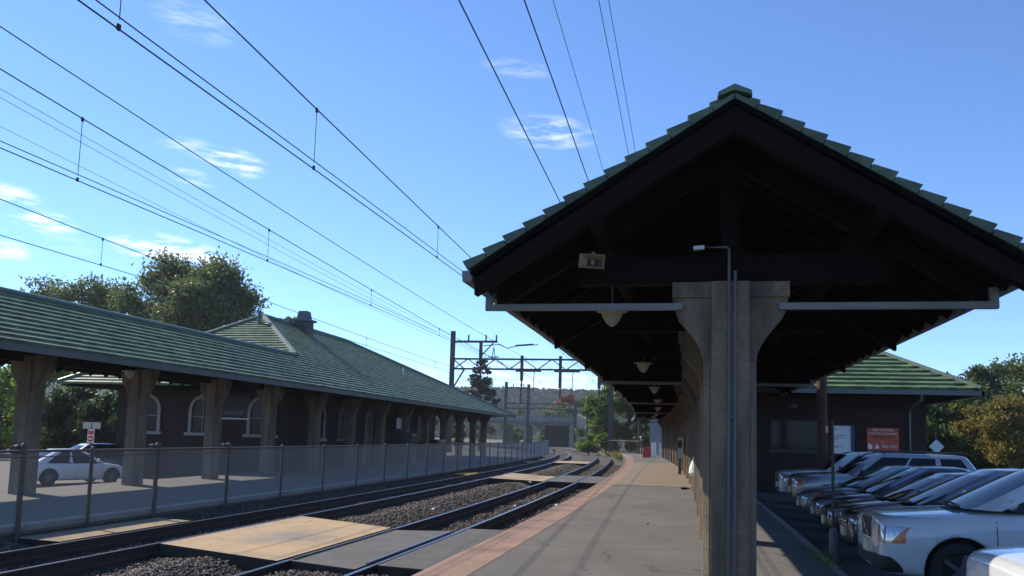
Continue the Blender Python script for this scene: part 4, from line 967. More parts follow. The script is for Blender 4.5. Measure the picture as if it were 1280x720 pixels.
# ------------------------------------------------------------------ trees and plants
def leafcloud(name, blobs, n, size, m, parent, seed, org, flat=.0, fill=.55):
    r = np.random.default_rng(seed); B = np.array(blobs,float)      # x,y,z, rx,ry,rz
    wts = (B[:,3]*B[:,4]*B[:,5])**.8; wts /= wts.sum()
    idx = r.choice(len(B), n, p=wts); b = B[idx]
    d = r.normal(size=(n,3)); d /= np.linalg.norm(d,axis=1,keepdims=True)
    # sub-clumps: pull leaves to a few random twigs directions inside each blob
    tw = r.normal(size=(len(B),26,3)); tw /= np.linalg.norm(tw,axis=2,keepdims=True)
    rad_ = r.random(n)**fill
    tdir = tw[idx, r.integers(0,26,n)]; d = d*.42+tdir*.9; d /= np.linalg.norm(d,axis=1,keepdims=True)
    c = b[:,:3]+d*b[:,3:6]*rad_[:,None]*(1+.16*r.normal(size=(n,1)))
    u = r.normal(size=(n,3)); u /= np.linalg.norm(u,axis=1,keepdims=True)
    v = np.cross(u, r.normal(size=(n,3))); v /= np.linalg.norm(v,axis=1,keepdims=True)
    s = size*r.uniform(.55,1.3,(n,1)); u *= s; v *= s*.62
    Vv = np.stack([c-u, c+v*.8-u*.1, c+u, c-v*.8+u*.15],1).reshape(-1,3)-np.array(org)
    Ff = (np.arange(4)[None]+np.arange(n)[:,None]*4)
    return npmesh(name, Vv, Ff, m, parent)
def tree(name, x, y, z0, blobs, n, size, leafm, label, cat='tree', trunk=(.3,6), seed=1, group=None, barkm=None, limbs=True, fill=.5):
    z0 -= .45; trunk = (trunk[0], trunk[1]+.45)
    root_ = empty(name, (x,y,z0), label, cat, group)
    leafcloud('crown', blobs, n, size, leafm, root_, seed, (x,y,z0), fill=fill)
    rr = random.Random(seed); mb = MB(); h = trunk[1]; r0 = trunk[0]
    mb.tube([(x,y,z0),(x+.02*h,y,z0+h*.35),(x-.02*h,y+.01*h,z0+h*.7),(x,y,z0+h)],[r0,r0*.8,r0*.6,r0*.35],9)
    if limbs:
        for b in blobs[:14]:
            a = Vector((x,y,z0+h*rr.uniform(.45,.85))); e = Vector(b[:3]); mid = a.lerp(e,.5)+Vector((0,0,.2*h*rr.uniform(0,.5)))
            mb.tube([a,mid,e],[r0*.38,r0*.24,r0*.08],6)
    mb.build('trunk', barkm or M['bark'], root_)
    return root_
def crownblobs(x, y, z, R, H, n, seed, ry=None):
    """spread of clumps filling an egg-shaped crown"""
    rr = random.Random(seed); out = []
    for i in range(n):
        t = rr.random(); a = rr.uniform(0,6.283); zz = (t-.5)*H; rad_ = R*math.sqrt(max(.05,1-(2*t-1)**2))*rr.uniform(.35,1.0)
        s = R*rr.uniform(.26,.42); out.append((x+rad_*math.cos(a), y+rad_*math.sin(a)*(ry or 1), z+zz, s, s, s*.8))
    return out
# two big trees behind the far canopy
tree('broadleaf_tree', -59,88,-.5, crownblobs(-59.8,88,14.5,8.4,13.0,40,3), 62000, .24, M['leaf_olive'], 'large olive green tree rising behind the ridge of the far station roof', trunk=(.5,11), seed=3, fill=.6)
tree('broadleaf_tree', -76,92,-.5, crownblobs(-78,92,13.8,7.5,11.0,24,4), 22000, .24, M['leaf_olive'], 'smaller green tree at the far left behind the canopy ridge', trunk=(.45,10), seed=4, fill=.6)
tree('broadleaf_tree', -66,98,-.5, crownblobs(-67,98,14.0,6,9.0,18,14), 15000, .24, M['leaf_green'], 'middle green tree between the two taller trees behind the ridge', trunk=(.45,10), seed=14, fill=.6)
tree('broadleaf_tree', -47.5,88,-.5, crownblobs(-46.6,88,12.0,2.6,4.4,10,15), 9000, .22, M['leaf_olive'], 'yellowish tree top showing just behind the roof apex', trunk=(.3,9), seed=15, fill=.6)
# bushes beyond the car on the left
for i,(bx_,by_,h_,r_,lm_,lab) in enumerate([(-51.5,52,6.6,3.6,'leaf_bright','bright green leafy bush at the far left under the canopy'),(-44.0,50,6.4,3.0,'leaf_bright','sunlit green bush just right of the nearest left column'),
      (-40.5,48,4.2,2.4,'leaf_dark','dark bush behind the silver white car'),(-36.8,47,4.0,2.2,'leaf_dark','dark bush beside the brick station wall'),(-47.5,55,4.6,3.2,'leaf_dark','wide dark bush behind the left column'),(-54.5,55,5.0,3.2,'leaf_dark','dark bush at the extreme left edge'),(-33.6,46.5,3.8,1.8,'leaf_dark','dark narrow bush next to the second left column')]):
    tree('bush', bx_,by_,-.4, crownblobs(bx_,by_,h_*.5-.5,r_,h_,18,20+i), 9000, .16, M[lm_], lab, 'bush', trunk=(.1,h_*.6), seed=20+i, fill=.6)
for i,(x,y,z,r_,h_,lab) in enumerate([(-64,72,3.6,4.5,8,'dark green tree behind the far left bushes'),(-55,74,3.6,4.2,8,'dark tree between the bushes and the large olive tree'),(-73,70,3.6,4.8,8,'dark green tree at the outermost left edge')]):
    tree('broadleaf_tree', x,y,-.6, crownblobs(x,y,z,r_,h_,18,110+i), 9000, .24, M['leaf_green'], lab, trunk=(.25,z), seed=110+i, fill=.6)
# pine on the far side
rr = random.Random(9); pb_ = []
for k in range(16):
    t = k/15; z = 5.0+t*9.2; R = 3.4*(1-t)**.75+.4
    for q in range(4 if t < .8 else 2):
        a = rr.uniform(0,6.28); d_ = R*rr.uniform(.5,1); pb_.append((-36.2+d_*math.cos(a),140+d_*math.sin(a),z+rr.uniform(-.5,.4),.95,.95,.42))
tree('pine_tree', -36.2,140,-.5, pb_, 9000, .24, M['leaf_pine'], 'dark conical pine tree beyond the far end of the station roof', trunk=(.3,14.6), seed=9, limbs=True, fill=.5)
# trees right of the tracks beyond the platform end
spec = [(-15.2,128,3.2,3.3,7.2,'leaf_bright','light green bushy tree beside the pole at the bend',9000),(-12.6,126,5.2,3.4,9.5,'leaf_bright','full green tree in the middle of the clump by the bend',13000),
        (-9.0,124,5.2,3.2,9.5,'leaf_green','mid green tree seen beside the canopy end',11000),(-13.,138,7.2,3.6,11.,'leaf_bright','taller tree standing behind the clump at the bend',12000),(-5.2,121,4.2,3.2,8.4,'leaf_dark','dark tree behind the platform end under the canopy',9000),
        (-32.,262,10.5,5.0,9.,'leaf_dark','dark spreading tree beyond the bridge left of the clump',5000), (-1.5,124,5,3.4,10,'leaf_dark','dark tree behind the rendered wall at the platform end',5000)]
for i,(x,y,z,r_,h_,lm_,lab,n_) in enumerate(spec):
    tree('broadleaf_tree', x,y,-.6, crownblobs(x,y,z,r_,h_,22,40+i), n_, .22, M[lm_], lab, trunk=(.22,z*1.1), seed=40+i, group='trees by the bend', fill=.6)
tree('broadleaf_tree', -39,262,-.6, crownblobs(-39,262,11.5,4.9,5.6,16,60), 6000, .45, M['leaf_rust'], 'rust coloured autumn tree above the overbridge', trunk=(.4,10), seed=60, fill=.6)
tree('broadleaf_tree', -41,256,-.6, crownblobs(-40,256,8.8,5.2,3.6,12,61), 5000, .45, M['leaf_bright'], 'yellow green tree just under the rust coloured tree', trunk=(.4,8), seed=61, fill=.6)
for i,(x,y,z,r_,h_,lm_,lab) in enumerate([(-47,262,4,4,8,'leaf_bright','pale green tree seen through the bridge opening'),(-56,262,5,4.5,10,'leaf_green','green tree behind the bridge piers'),(-65,256,6,5,11,'leaf_dark','dark tree left of the bridge'),(-50,150,3.2,2.6,7,'leaf_dark','dark tree beyond the end of the far station roof'),(-43.5,152,2.8,2.2,5.5,'leaf_green','low green tree near the pine'),(-55,165,4,3,8,'leaf_olive','olive tree behind the far arcade')]):
    tree('broadleaf_tree', x,y,-.6, crownblobs(x,y,z,r_,h_,12,70+i), 3000, .36, M[lm_], lab, trunk=(.25,z), seed=70+i, fill=.6)
# trees at the right
spec = [(17.5,66,3.2,3.0,7.5,'leaf_green','mid green tree right behind the corner of the station house',13000,.15),(22.2,76,4.3,3.6,8.4,'leaf_dark','tall dark green tree with spreading top at the right',18000,.18),(28.5,82,4.6,5.2,10.2,'leaf_olive','big olive green tree at the right edge',22000,.20),
        (20.2,60,3.0,2.8,3.3,'leaf_autumn','orange brown street tree with pale trunk behind the parked cars',15000,.12),(24.6,61,3.3,3.7,3.6,'leaf_autumn','golden brown street tree at the right edge of the lot',20000,.12),(14.8,66,3,2.3,6.4,'leaf_dark','shaded dark tree beside the house wall',4500,.2),(25.5,74,2.2,4.5,4.6,'leaf_dark','low dark shrubbery under the autumn trees',7000,.2),(19,74,2.2,3.5,5,'leaf_dark','dark shrubbery behind the diamond sign',5000,.2)]
for i,(x,y,z,r_,h_,lm_,lab,n_,sz) in enumerate(spec):
    tree('broadleaf_tree' if 'shrub' not in lab else 'shrub', x,y,-.6, crownblobs(x,y,z,r_,h_,26,80+i), int(n_*1.5), sz, M[lm_], lab, 'tree' if 'shrub' not in lab else 'shrub', trunk=(.16,z), seed=80+i, barkm=M['palebark'] if 'street' in lab else None, fill=.6)
# wooded hill far away
def hills():
    xs = np.linspace(-700,500,240); ys = np.linspace(520,1200,90); X, Y = np.meshgrid(xs,ys)
    t = np.clip((Y-520)/330,0,1); H = 46*t*t*(3-2*t)*(1+.10*np.sin(X/120+1)+.06*np.sin(X/47))
    Z = -2+H+npr.normal(0,2.6,X.shape)+2.5*np.sin(X/11+Y/7)*np.sin(Y/13)
    V = np.stack([X,Y,Z],2).reshape(-1,3); no = len(xs); ii = (np.arange(len(ys)-1)[:,None]*no+np.arange(no-1)[None,:]).ravel()
    F = np.stack([ii,ii+1,ii+no+1,ii+no],1)
    return npmesh('hills', V, F, M['hill'])
hl = hills(); hl['kind'] = 'structure'
def hillwoods():
    n = 60000; x = npr.uniform(-520,40,n); y = npr.uniform(540,1000,n); t = np.clip((y-520)/330,0,1); H = 46*t*t*(3-2*t)*(1+.10*np.sin(x/120+1)+.06*np.sin(x/47))
    c = np.stack([x,y,H+npr.uniform(-2,6,n)],1); u = npr.normal(size=(n,3)); u /= np.linalg.norm(u,axis=1,keepdims=True); v = np.cross(u,npr.normal(size=(n,3))); v /= np.linalg.norm(v,axis=1,keepdims=True)
    s = npr.uniform(.8,2.1,(n,1)); Vv = np.stack([c-u*s,c+v*s*.8,c+u*s,c-v*s*.8],1).reshape(-1,3); Ff = np.arange(4)[None]+np.arange(n)[:,None]*4
    return npmesh('hill_woods', Vv, Ff, M['hill'])
tag(hillwoods(),'woods covering the distant hillside','woods',kind='stuff')
# weeds on the bank
mbw = MB()
for k in range(1500):
    s = rnd.uniform(92,124); o_ = rnd.uniform(-4.2,4) if s > 104 else rnd.uniform(-4.3,-3.5); p = P(o_,s); h_ = rnd.uniform(.1,.45); a = rnd.uniform(0,6.28)
    mbw.tri((p.x-.08*math.cos(a),p.y-.08*math.sin(a),-.3),(p.x+.08*math.cos(a),p.y+.08*math.sin(a),-.3),(p.x+rnd.gauss(0,.1),p.y+rnd.gauss(0,.1),-.2+h_))
tag(mbw.build('weeds', M['leaf_autumn'], fixn=False),'dry weeds growing on the bank past the platform end','weeds',kind='stuff')

# ------------------------------------------------------------------ platform end: barriers, wall, small fence
p = P(-1.35,84.5); bq = MB()
bq.hexa([(p.x-.42,p.y-.25,.0),(p.x+.42,p.y-.25,.0),(p.x+.42,p.y+.25,.0),(p.x-.42,p.y+.25,.0),(p.x-.36,p.y-.16,.95),(p.x+.36,p.y-.16,.95),(p.x+.36,p.y+.16,.95),(p.x-.36,p.y+.16,.95)]); bq.box(p.x-.28,p.x+.28,p.y-.12,p.y+.12,.951,1.06)
tag(bq.build('barrier', M['red']),'red plastic barrier standing at the far end of the platform','barrier')
p = P(-1.0,83.6); bq = MB(); bq.hexa([(p.x-.1,p.y-.15,0),(p.x+.5,p.y-.15,0),(p.x+.5,p.y+.15,0),(p.x-.1,p.y+.15,0),(p.x-.05,p.y-.1,.14),(p.x+.4,p.y-.1,.2),(p.x+.4,p.y+.1,.2),(p.x-.05,p.y+.1,.14)]); tag(bq.build('sandbag', M['whitep']),'small white sandbag at the foot of the red barrier','sandbag')
for k,(o_,s,w_,m_,lab) in enumerate([(.15,92,.6,'whitep','white plastic barrier just behind the red one'),(1.0,91.5,.75,'whitep','white barrier panel next to the last canopy column'),(1.7,93,.5,'red','red and white barrier behind the last column')]):
    p = P(o_-.35,s); bq = MB(); bq.hexa([(p.x-w_/2,p.y-.2,0),(p.x+w_/2,p.y-.2,0),(p.x+w_/2,p.y+.2,0),(p.x-w_/2,p.y+.2,0),(p.x-w_/2+.04,p.y-.1,1.5),(p.x+w_/2-.04,p.y-.1,1.5),(p.x+w_/2-.04,p.y+.1,1.5),(p.x-w_/2+.04,p.y+.1,1.5)]); tag(bq.build('barrier', M[m_]), lab, 'barrier','barriers at the platform end')
p = P(1.4,103); mb = MB(); mb.box(p.x-1.0,p.x+7,p.y,p.y+6,-.5,5.4); rw = tag(mb.build('rendered_building', M['stucco']),'plain grey rendered building at the end of the platform','building')
mb = MB(); mb.box(p.x-1.15,p.x+7.1,p.y-.15,p.y+6.1,5.402,5.6); mb.build('roof_edge', M['far_dark'], rw)
gf = empty('chain_link_fence',(-9.6,106,-.2),'short grey chain link fence under the trees at the platform end','fence')
A = Vector((-10.6,108,0)); B = Vector((-6.4,104,0))
for i in range(4):
    q = A.lerp(B,i/3); mb = MB(); mb.tube([(q.x,q.y,-.3),(q.x,q.y,1.6)],.04,8); mb.build('post', M['galv'], gf)
mb = MB(); mb.tube([A+Vector((0,0,1.55)),B+Vector((0,0,1.55))],.03,6); mb.build('top_rail', M['galv'], gf)
pm_ = link_panel((B-A).length,1.7,.07,.006).build('mesh_panel', M['galv'], gf, world=False, fixn=False); pm_.location = Vector((A.x,A.y,-.15))-gf.location; pm_.rotation_euler = (0,0,math.atan2(-(B.x-A.x),B.y-A.y))
mb = MB(); q = (-6.1,103,0); mb.tube([(q[0],q[1],-.2),(q[0],q[1],1.6)],.09,8); sp_ = tag(mb.build('signal_post', M['steel']),'dark post with small white lamp at the platform end','post'); 
mb = MB(); mb.lathe([(0,-.1),(.13,-.06),(.15,.05),(0,.14)],10,(q[0]-.15,q[1]-.12,2.05)); mb.bar((q[0],q[1],1.5),(q[0]-.15,q[1]-.1,2.0),.06,.06); mb.build('lamp_head', M['whitep'], sp_)

# ------------------------------------------------------------------ small things at the left
s1 = empty('road_sign',(-27.9,34.4,-.80),'red and white entry sign under two beige boards on a thin post','sign')
sx, sy = -27.9, 34.4
mb = MB(); mb.tube([(sx,sy+.04,-.80),(sx,sy+.04,2.0)],.035,8); mb.build('post', M['steel'], s1)
mb = MB(); mb.box(sx-.48,sx-.03,sy-.01,sy+.01,1.55,1.86); mb.box(sx+.03,sx+.48,sy-.01,sy+.01,1.55,1.86); mb.build('beige_board', M['beige'], s1)
mb = MB(); mb.box(sx-.18,sx+.18,sy-.02,sy+.0,.90,1.52); sg_ = mb.build('sign_plate', M['whitep'], s1)
mb = MB(); mb.lathe([(0,0),(.155,0),(.155,.012),(0,.012)],20,(sx,sy-.034,1.08),axis='y'); mb.box(sx-.15,sx+.15,sy-.034,sy-.022,1.27,1.47); mb.build('red_marks', M['red'], sg_)
mb = MB(); mb.box(sx-.10,sx+.10,sy-.04,sy-.035,1.05,1.11); mb.build('white_bar', M['whitep'], sg_)
kv = empty('pavilion',(-45,56,-.4),'small green tiled pavilion with white posts behind the bushes','building')
mb = MB(); xs = arange(-47.6,-38,3); tile_slope(mb,[Vector((x,55,4.95)) for x in xs],[Vector((max(-46.2,min(-39.4,x)),57.6,6.3)) for x in xs],6,t=.1); kr = mb.build('roof', M['tile'], kv)
mb = MB(); mb.box(-47.6,-38,54.9,55.02,4.72,4.93); mb.build('gutter', M['pipe'], kv)
for x in (-44.9,-43.1): mb = MB(); mb.box(x-.07,x+.07,55.3,55.44,-.8,4.70); mb.build('post', M['whitep'], kv)
mb = MB(); mb.box(-45.2,-38,57.5,60,-.8,4.7); mb.build('wall', M['stucco'], kv)

# ------------------------------------------------------------------ vehicles
def sub_eval(mb, mats, levels=2, cut=None):
    me = mb.mesh('cage', mats, smooth=True)
    o = bpy.data.objects.new('tmpcage', me); COL.objects.link(o)
    md = o.modifiers.new('s','SUBSURF'); md.levels = levels; md.render_levels = levels
    cs = []
    for c in (cut or []):
        co = bpy.data.objects.new('tmpcut', c); COL.objects.link(co); cs.append(co)
        b = o.modifiers.new('b','BOOLEAN'); b.operation = 'DIFFERENCE'; b.object = co; b.solver = 'EXACT'; b.material_mode = 'TRANSFER'
    dg = bpy.context.evaluated_depsgraph_get(); dg.update()
    res = bpy.data.meshes.new_from_object(o.evaluated_get(dg))
    bpy.data.objects.remove(o)
    for c in cs: bpy.data.objects.remove(c)
    return res
def make_car(name, label, nose, S, paintm, rz=0., group='cars parked along the platform', cat='car'):
    L, W = S['L'], S['W']; root_ = empty(name, nose, label, cat, group, rz)
    # ---- lower body
    mb = MB(); st = S['st']; ring = None; first = None
    rings = []
    for (x,w,t,b) in st:
        zb_ = S['belt']
        sh = min(t-.02, max(t-S.get('sh',.15), b+.2))
        h = [(0,t+S.get('crown',.03)),(.5*w,t+S.get('crown',.03)*.8),(.80*w,t+.005),(.935*w,t-.04),(.985*w,sh),(1.0*w,b+(t-b)*.55),(.985*w,b+(t-b)*.30),(.95*w,b+.05),(.80*w,b),(0,b)]
        full = [(x,y,z) for y,z in h]+[(x,-y,z) for y,z in h[-2:0:-1]]
        rings.append(full)
    n = len(rings[0]); base = 0
    for r_ in rings: mb.v += r_
    for i in range(len(rings)-1):
        for k in range(n):
            k2=(k+1)%n; mb.f.append((i*n+k,i*n+k2,(i+1)*n+k2,(i+1)*n+k)); mb.m.append(0)
    mb.f.append(tuple(range(n))); mb.m.append(0); mb.f.append(tuple((len(rings)-1)*n+k for k in range(n))); mb.m.append(0)
    cuts = []; wr = S['wr']
    for xw in S['axles']:
        for sg in (-1,1):
            c = MB(); nn = 28; ra = wr+.065
            c.lathe([(0,-.16),(ra,-.16),(ra,.16),(0,.16)],nn,(xw,sg*(W-.10),wr+.01),axis='y'); 
            cuts.append(c.mesh('cut',[M['black']]))
    me = sub_eval(mb,[paintm],2,cuts)
    body = bpy.data.objects.new('body', me); COL.objects.link(body); body.parent = root_
    bvh = BVHTree.FromPolygons([v.co for v in me.vertices],[p.vertices for p in me.polygons])
    def patch(nm_, m, d, c, quad, eps=.008, nu=10, nv=8, parent=None, skirt=True, rnd_=0.):
        """project a quad patch (corners in the plane across d, through c) onto the body"""
        d = Vector(d).normalized(); up = Vector((0,0,1)) if abs(d.z) < .9 else Vector((0,1,0)); r_ = up.cross(d).normalized(); u_ = d.cross(r_).normalized()
        q = [Vector(a) for a in quad]; G_ = {}; pm = MB()
        for i in range(nu+1):
            for j in range(nv+1):
                a, b = i/nu, j/nv
                if rnd_:
                    aa, bb = 2*a-1, 2*b-1; k_ = 1-rnd_*(aa*aa*bb*bb); a = .5+.5*aa*k_; b = .5+.5*bb*k_
                pt = q[0].lerp(q[1],a).lerp(q[3].lerp(q[2],a),b)
                o3 = Vector(c)+r_*pt.x+u_*pt.y-d*3
                hit = bvh.ray_cast(o3, d, 6)
                G_[i,j] = hit[0]-d*eps if hit[0] is not None else None
        idx = {}
        for k_,v_ in G_.items():
            if v_ is not None: idx[k_] = len(pm.v); pm.v.append(tuple(v_))
        for i in range(nu):
            for j in range(nv):
                ks = [(i,j),(i+1,j),(i+1,j+1),(i,j+1)]
                if all(k_ in idx for k_ in ks): pm.f.append(tuple(idx[k_] for k_ in ks)); pm.m.append(0)
        if skirt:
            edge = [(i,0) for i in range(nu)]+[(nu,j) for j in range(nv)]+[(i,nv) for i in range(nu,0,-1)]+[(0,j) for j in range(nv,0,-1)]
            for a,b in zip(edge,edge[1:]+edge[:1]):
                if a in idx and b in idx: 
                    A, B = Vector(pm.v[idx[a]]), Vector(pm.v[idx[b]]); pm.quad(A,B,B+d*(eps+.012),A+d*(eps+.012))
        if pm.f: return pm.build(nm_, m, parent or root_, world=False, smooth=True)
    # ---- cabin
    fb, ft, rt, rb_ = S['cab']; zb_, zr = S['belt'], S['roof']; wb, wt = S['cw']
    NF, NC, NSs = 12, 5, 36
    lev = [0,.08,.2,.35,.5,.65,.8,.88,.94,1.0]
    def ring_pts(t):
        e = t; x0 = fb+(ft-fb)*(t**.92); x1 = rb_+(rt-rb_)*(t**1.15); hw = wb+(wt-wb)*(t**1.25); z = zb_+(zr-zb_)*(1-(1-t)**1.12) if t < 1 else zr
        rc_ = .16; bow = .21; out = []
        for k in range(NF+1): 
            y = -hw+rc_+(2*hw-2*rc_)*k/NF; out.append((x0-bow*(1-(y/hw)**2), y, z))
        for k in range(1,NC): a = k/NC*math.pi/2; out.append((x0+rc_-rc_*math.cos(a), hw-rc_+rc_*math.sin(a), z))
        for k in range(NSs+1):
            f = k/NSs; x = x0+rc_+(x1-x0-2*rc_)*f; out.append((x, hw+.02*math.sin(math.pi*f), z))
        for k in range(1,NC): a = k/NC*math.pi/2; out.append((x1-rc_+rc_*math.sin(a), hw-rc_+rc_*math.cos(a), z))
        for k in range(NF+1):
            y = hw-rc_-(2*hw-2*rc_)*k/NF; out.append((x1+.06*(1-(y/hw)**2), y, z))
        for k in range(1,NC): a = k/NC*math.pi/2; out.append((x1-rc_+rc_*math.cos(a), -(hw-rc_+rc_*math.sin(a)), z))
        for k in range(NSs+1):
            f = k/NSs; x = x1-rc_-(x1-x0-2*rc_)*f; out.append((x, -hw-.02*math.sin(math.pi*f), z))
        for k in range(1,NC): a = k/NC*math.pi/2; out.append((x0+rc_-rc_*math.sin(a), -(hw-rc_+rc_*math.cos(a)), z))
        return out
    RG = [ring_pts(t) for t in lev]; n = len(RG[0])
    # crown rings shrinking to the roof centre
    top = RG[-1]; cxm = sum(p[0] for p in top)/n
    for f, dz in ((.93,.035),(.8,.055),(.5,.075),(.2,.082)): RG.append([(cxm+(p[0]-cxm)*f, p[1]*f, zr+dz) for p in top])
    iF = (0,NF); iS = (NF+NC, NF+NC+NSs); iR = (iS[1]+NC, iS[1]+NC+NF); iS2 = (iR[1]+NC, iR[1]+NC+NSs)
    def kind(k, lv):
        if lv >= len(lev)-3 or lv == 0 and False: return 'p'
        if lv < 0: return 'p'
        if iF[0] <= k < iF[1]: return 'w' if lv < len(lev)-3 else 'p'
        def side(f):
            for a,b in S['pillars']:
                if a <= f <= b: return 'p'
            return 's'
        if iS[0] <= k < iS[1]: return side((k-iS[0]+.5)/NSs)
        if iS2[0] <= k < iS2[1]: return side(1-(k-iS2[0]+.5)/NSs)
        if iR[0] <= k < iR[1]: return 'r'
        return 'p'
    groups = {'p':MB(),'w':MB(),'s':MB(),'s2':MB(),'r':MB()}
    vidx = {g_:{} for g_ in groups}
    def vid(g_, i, k):
        d_ = vidx[g_]
        if (i,k) not in d_: d_[i,k] = len(groups[g_].v); groups[g_].v.append(RG[i][k])
        return d_[i,k]
    for i in range(len(RG)-1):
        for k in range(n):
            g_ = kind(k,i) if i < len(lev)-1 else 'p'
            if g_ == 's' and iS2[0] <= k < iS2[1]: g_ = 's2'
            k2 = (k+1)%n; groups[g_].f.append((vid(g_,i,k),vid(g_,i,k2),vid(g_,i+1,k2),vid(g_,i+1,k))); groups[g_].m.append(0)
    groups['p'].f.append(tuple(vid('p',len(RG)-1,k) for k in range(n))); groups['p'].m.append(0)
    groups['p'].build('roof', paintm, root_, world=False, smooth=True, fixn=False)
    groups['w'].build('windscreen', M['cglass'], root_, world=False, smooth=True, fixn=False)
    for g_ in ('s','s2'): groups[g_].build('side_window', M['cglass'], root_, world=False, smooth=True, fixn=False)
    groups['r'].build('rear_window', M['cglass'], root_, world=False, smooth=True, fixn=False)
    # wipers / cowl
    sl_ = (zr-zb_)/(ft-fb); mb = MB(); mb.bar((fb-.17,-.45,zb_+.012),(fb-.17,.45,zb_+.012),.07,.02); mb.bar((fb-.15,-.5,zb_+.035),(fb-.12,.12,zb_+.05),.012,.012); mb.bar((fb-.15,.02,zb_+.035),(fb-.10,.6,zb_+.05),.012,.012); mb.build('wiper_cowl', M['black'], root_, world=False)
    # ---- wheels
    for xw in S['axles']:
        for sg in (-1,1):
            ty = MB(); w2 = .11; c_ = (xw, sg*(W-.14), wr)
            pf_ = [(wr*.66,-w2*.9),(wr*.86,-w2),(wr*.97,-w2*.8),(wr,-w2*.4),(wr,w2*.4),(wr*.97,w2*.8),(wr*.86,w2),(wr*.66,w2*.9)]
            ty.lathe(pf_,28,c_,axis='y'); wh = ty.build('wheel', M['tyre'], root_, world=False, smooth=True)
            ri = MB(); yo = sg*w2*.55
            ri.lathe([(wr*.67,sg*w2*.88),(wr*.62,sg*w2*.80),(wr*.58,sg*w2*.2),(0,sg*w2*.15)],24,c_,axis='y',mi=1)
            for k in range(S.get('spokes',7)):
                a = 2*math.pi*k/S.get('spokes',7); q = Vector((c_[0]+math.cos(a)*wr*.62, c_[1]+sg*w2*.78, c_[2]+math.sin(a)*wr*.62)); q0 = Vector((c_[0]+math.cos(a)*.04, c_[1]+sg*w2*.80, c_[2]+math.sin(a)*.04)); ri.bar(q0,q,.035,.055,up=(math.sin(a),0,-math.cos(a)))
            ri.lathe([(.0,sg*w2*.95),(.06,sg*w2*.92),(.07,sg*w2*.7)],14,c_,axis='y')
            ri.build('rim',[M['rim'],M['black']], wh, world=False)
    # ---- seams on the hood and sides
    wh_ = W*.80
    for sg in (-1,1):
        patch('hood_seam', M['black'], (0,0,-1), (0,0,1.5), [(-.22,sg*(wh_-.06)),(-(fb-.05),sg*wh_),(-(fb-.05),sg*(wh_+.009)),(-.22,sg*(wh_-.051))], .0015, 16, 1, skirt=False)
        if S.get('clad'): patch('side_cladding', M['black'], (0,-sg,0), (0,0,0), [(S['axles'][0]+wr+.09,S['clad']-.07),(S['axles'][1]-wr-.09,S['clad']-.07),(S['axles'][1]-wr-.09,S['clad']+.07),(S['axles'][0]+wr+.09,S['clad']+.07)] if sg < 0 else [(-(S['axles'][1]-wr-.09),S['clad']-.07),(-(S['axles'][0]+wr+.09),S['clad']-.07),(-(S['axles'][0]+wr+.09),S['clad']+.07),(-(S['axles'][1]-wr-.09),S['clad']+.07)], .010, 14, 2)
    # ---- face
    hx = S['hl']     # headlight: dir y, centre, half width, half height
    for sg in (-1,1):
        d = Vector((1,-sg*hx['k'],0)).normalized()
        hl_ = patch('headlight', M['lens'], d, (0,0,0) if False else (hx['x'],sg*hx['y'],hx['z']), [(a*sg,b) for a,b in hx['q']], .010, 12, 8, rnd_=.10)
        if hx.get('amber') and hl_: patch('turn_signal', M['amber'], d, (hx['x'],sg*hx['y'],hx['z']), [(a*sg,b) for a,b in hx['amber']], .016, 8, 6, parent=hl_)
    gq = S['grille']; zc_ = gq[0]; hw_, hh_ = gq[1], gq[2]
    def rq(w_, h_, z_, tw=1.0): return [(-w_*tw,-h_),(w_*tw,-h_),(w_,h_),(-w_,h_)]
    fr_ = patch('grille_frame', M['chrome'] if S.get('chrome',True) else paintm, (1,0,0), (0,0,zc_), rq(hw_+.025,hh_+.025,0,.9), .010, 14, 6)
    gr_ = patch('grille', M['black'], (1,0,0), (0,0,zc_), rq(hw_,hh_,0,.9), .017, 14, 6)
    if S.get('slash') and gr_:
        patch('emblem_bar', M['chrome'], (1,0,0), (0,0,zc_), [(-hw_*.85,-hh_*.95),(-hw_*.70,-hh_*.95),(hw_*.85,hh_*.95),(hw_*.70,hh_*.95)], .028, 4, 8, parent=gr_)
        patch('emblem', M['chrome'], (1,0,0), (0,0,zc_), [(-.05,-.05),(.05,-.05),(.05,.05),(-.05,.05)], .034, 4, 4, parent=gr_, rnd_=.3)
    if S.get('bars') and gr_:
        for kb in range(S['bars']):
            z_ = -hh_+(kb+1)*2*hh_/(S['bars']+1); patch('grille_bar', M['chrome'], (1,0,0), (0,0,zc_), [(-hw_*.92,z_-.012),(hw_*.92,z_-.012),(hw_*.92,z_+.012),(-hw_*.92,z_+.012)], .026, 12, 1, parent=gr_)
    for q in S.get('dark',[]): patch('lower_intake', M['black'], q[0], q[1], q[2], .008, 14, 6, rnd_=.12)
    patch('number_plate', M['plate'], (1,0,0), (0,0,S['plate']), [(-.155,-.08),(.155,-.08),(.155,.08),(-.155,.08)], .030, 4, 2)
    for sg in (-1,1):
        mb = MB(); xm = fb+.34; ym = sg*(wb+.02+.13); zm = zb_+.10
        mb.hexa([(xm-.07,ym-.10,zm-.07),(xm+.05,ym-.10,zm-.07),(xm+.05,ym+.10,zm-.07),(xm-.07,ym+.10,zm-.07),(xm-.04,ym-.10,zm+.09),(xm+.05,ym-.10,zm+.09),(xm+.05,ym+.09,zm+.08),(xm-.03,ym+.09,zm+.08)])
        mb.bar((xm,sg*(wb-.03),zm-.06),(xm,ym,zm-.05),.06,.05)
        me_ = sub_eval(mb,[S.get('mirror',paintm)],2); mo_ = bpy.data.objects.new('mirror', me_); COL.objects.link(mo_); mo_.parent = root_
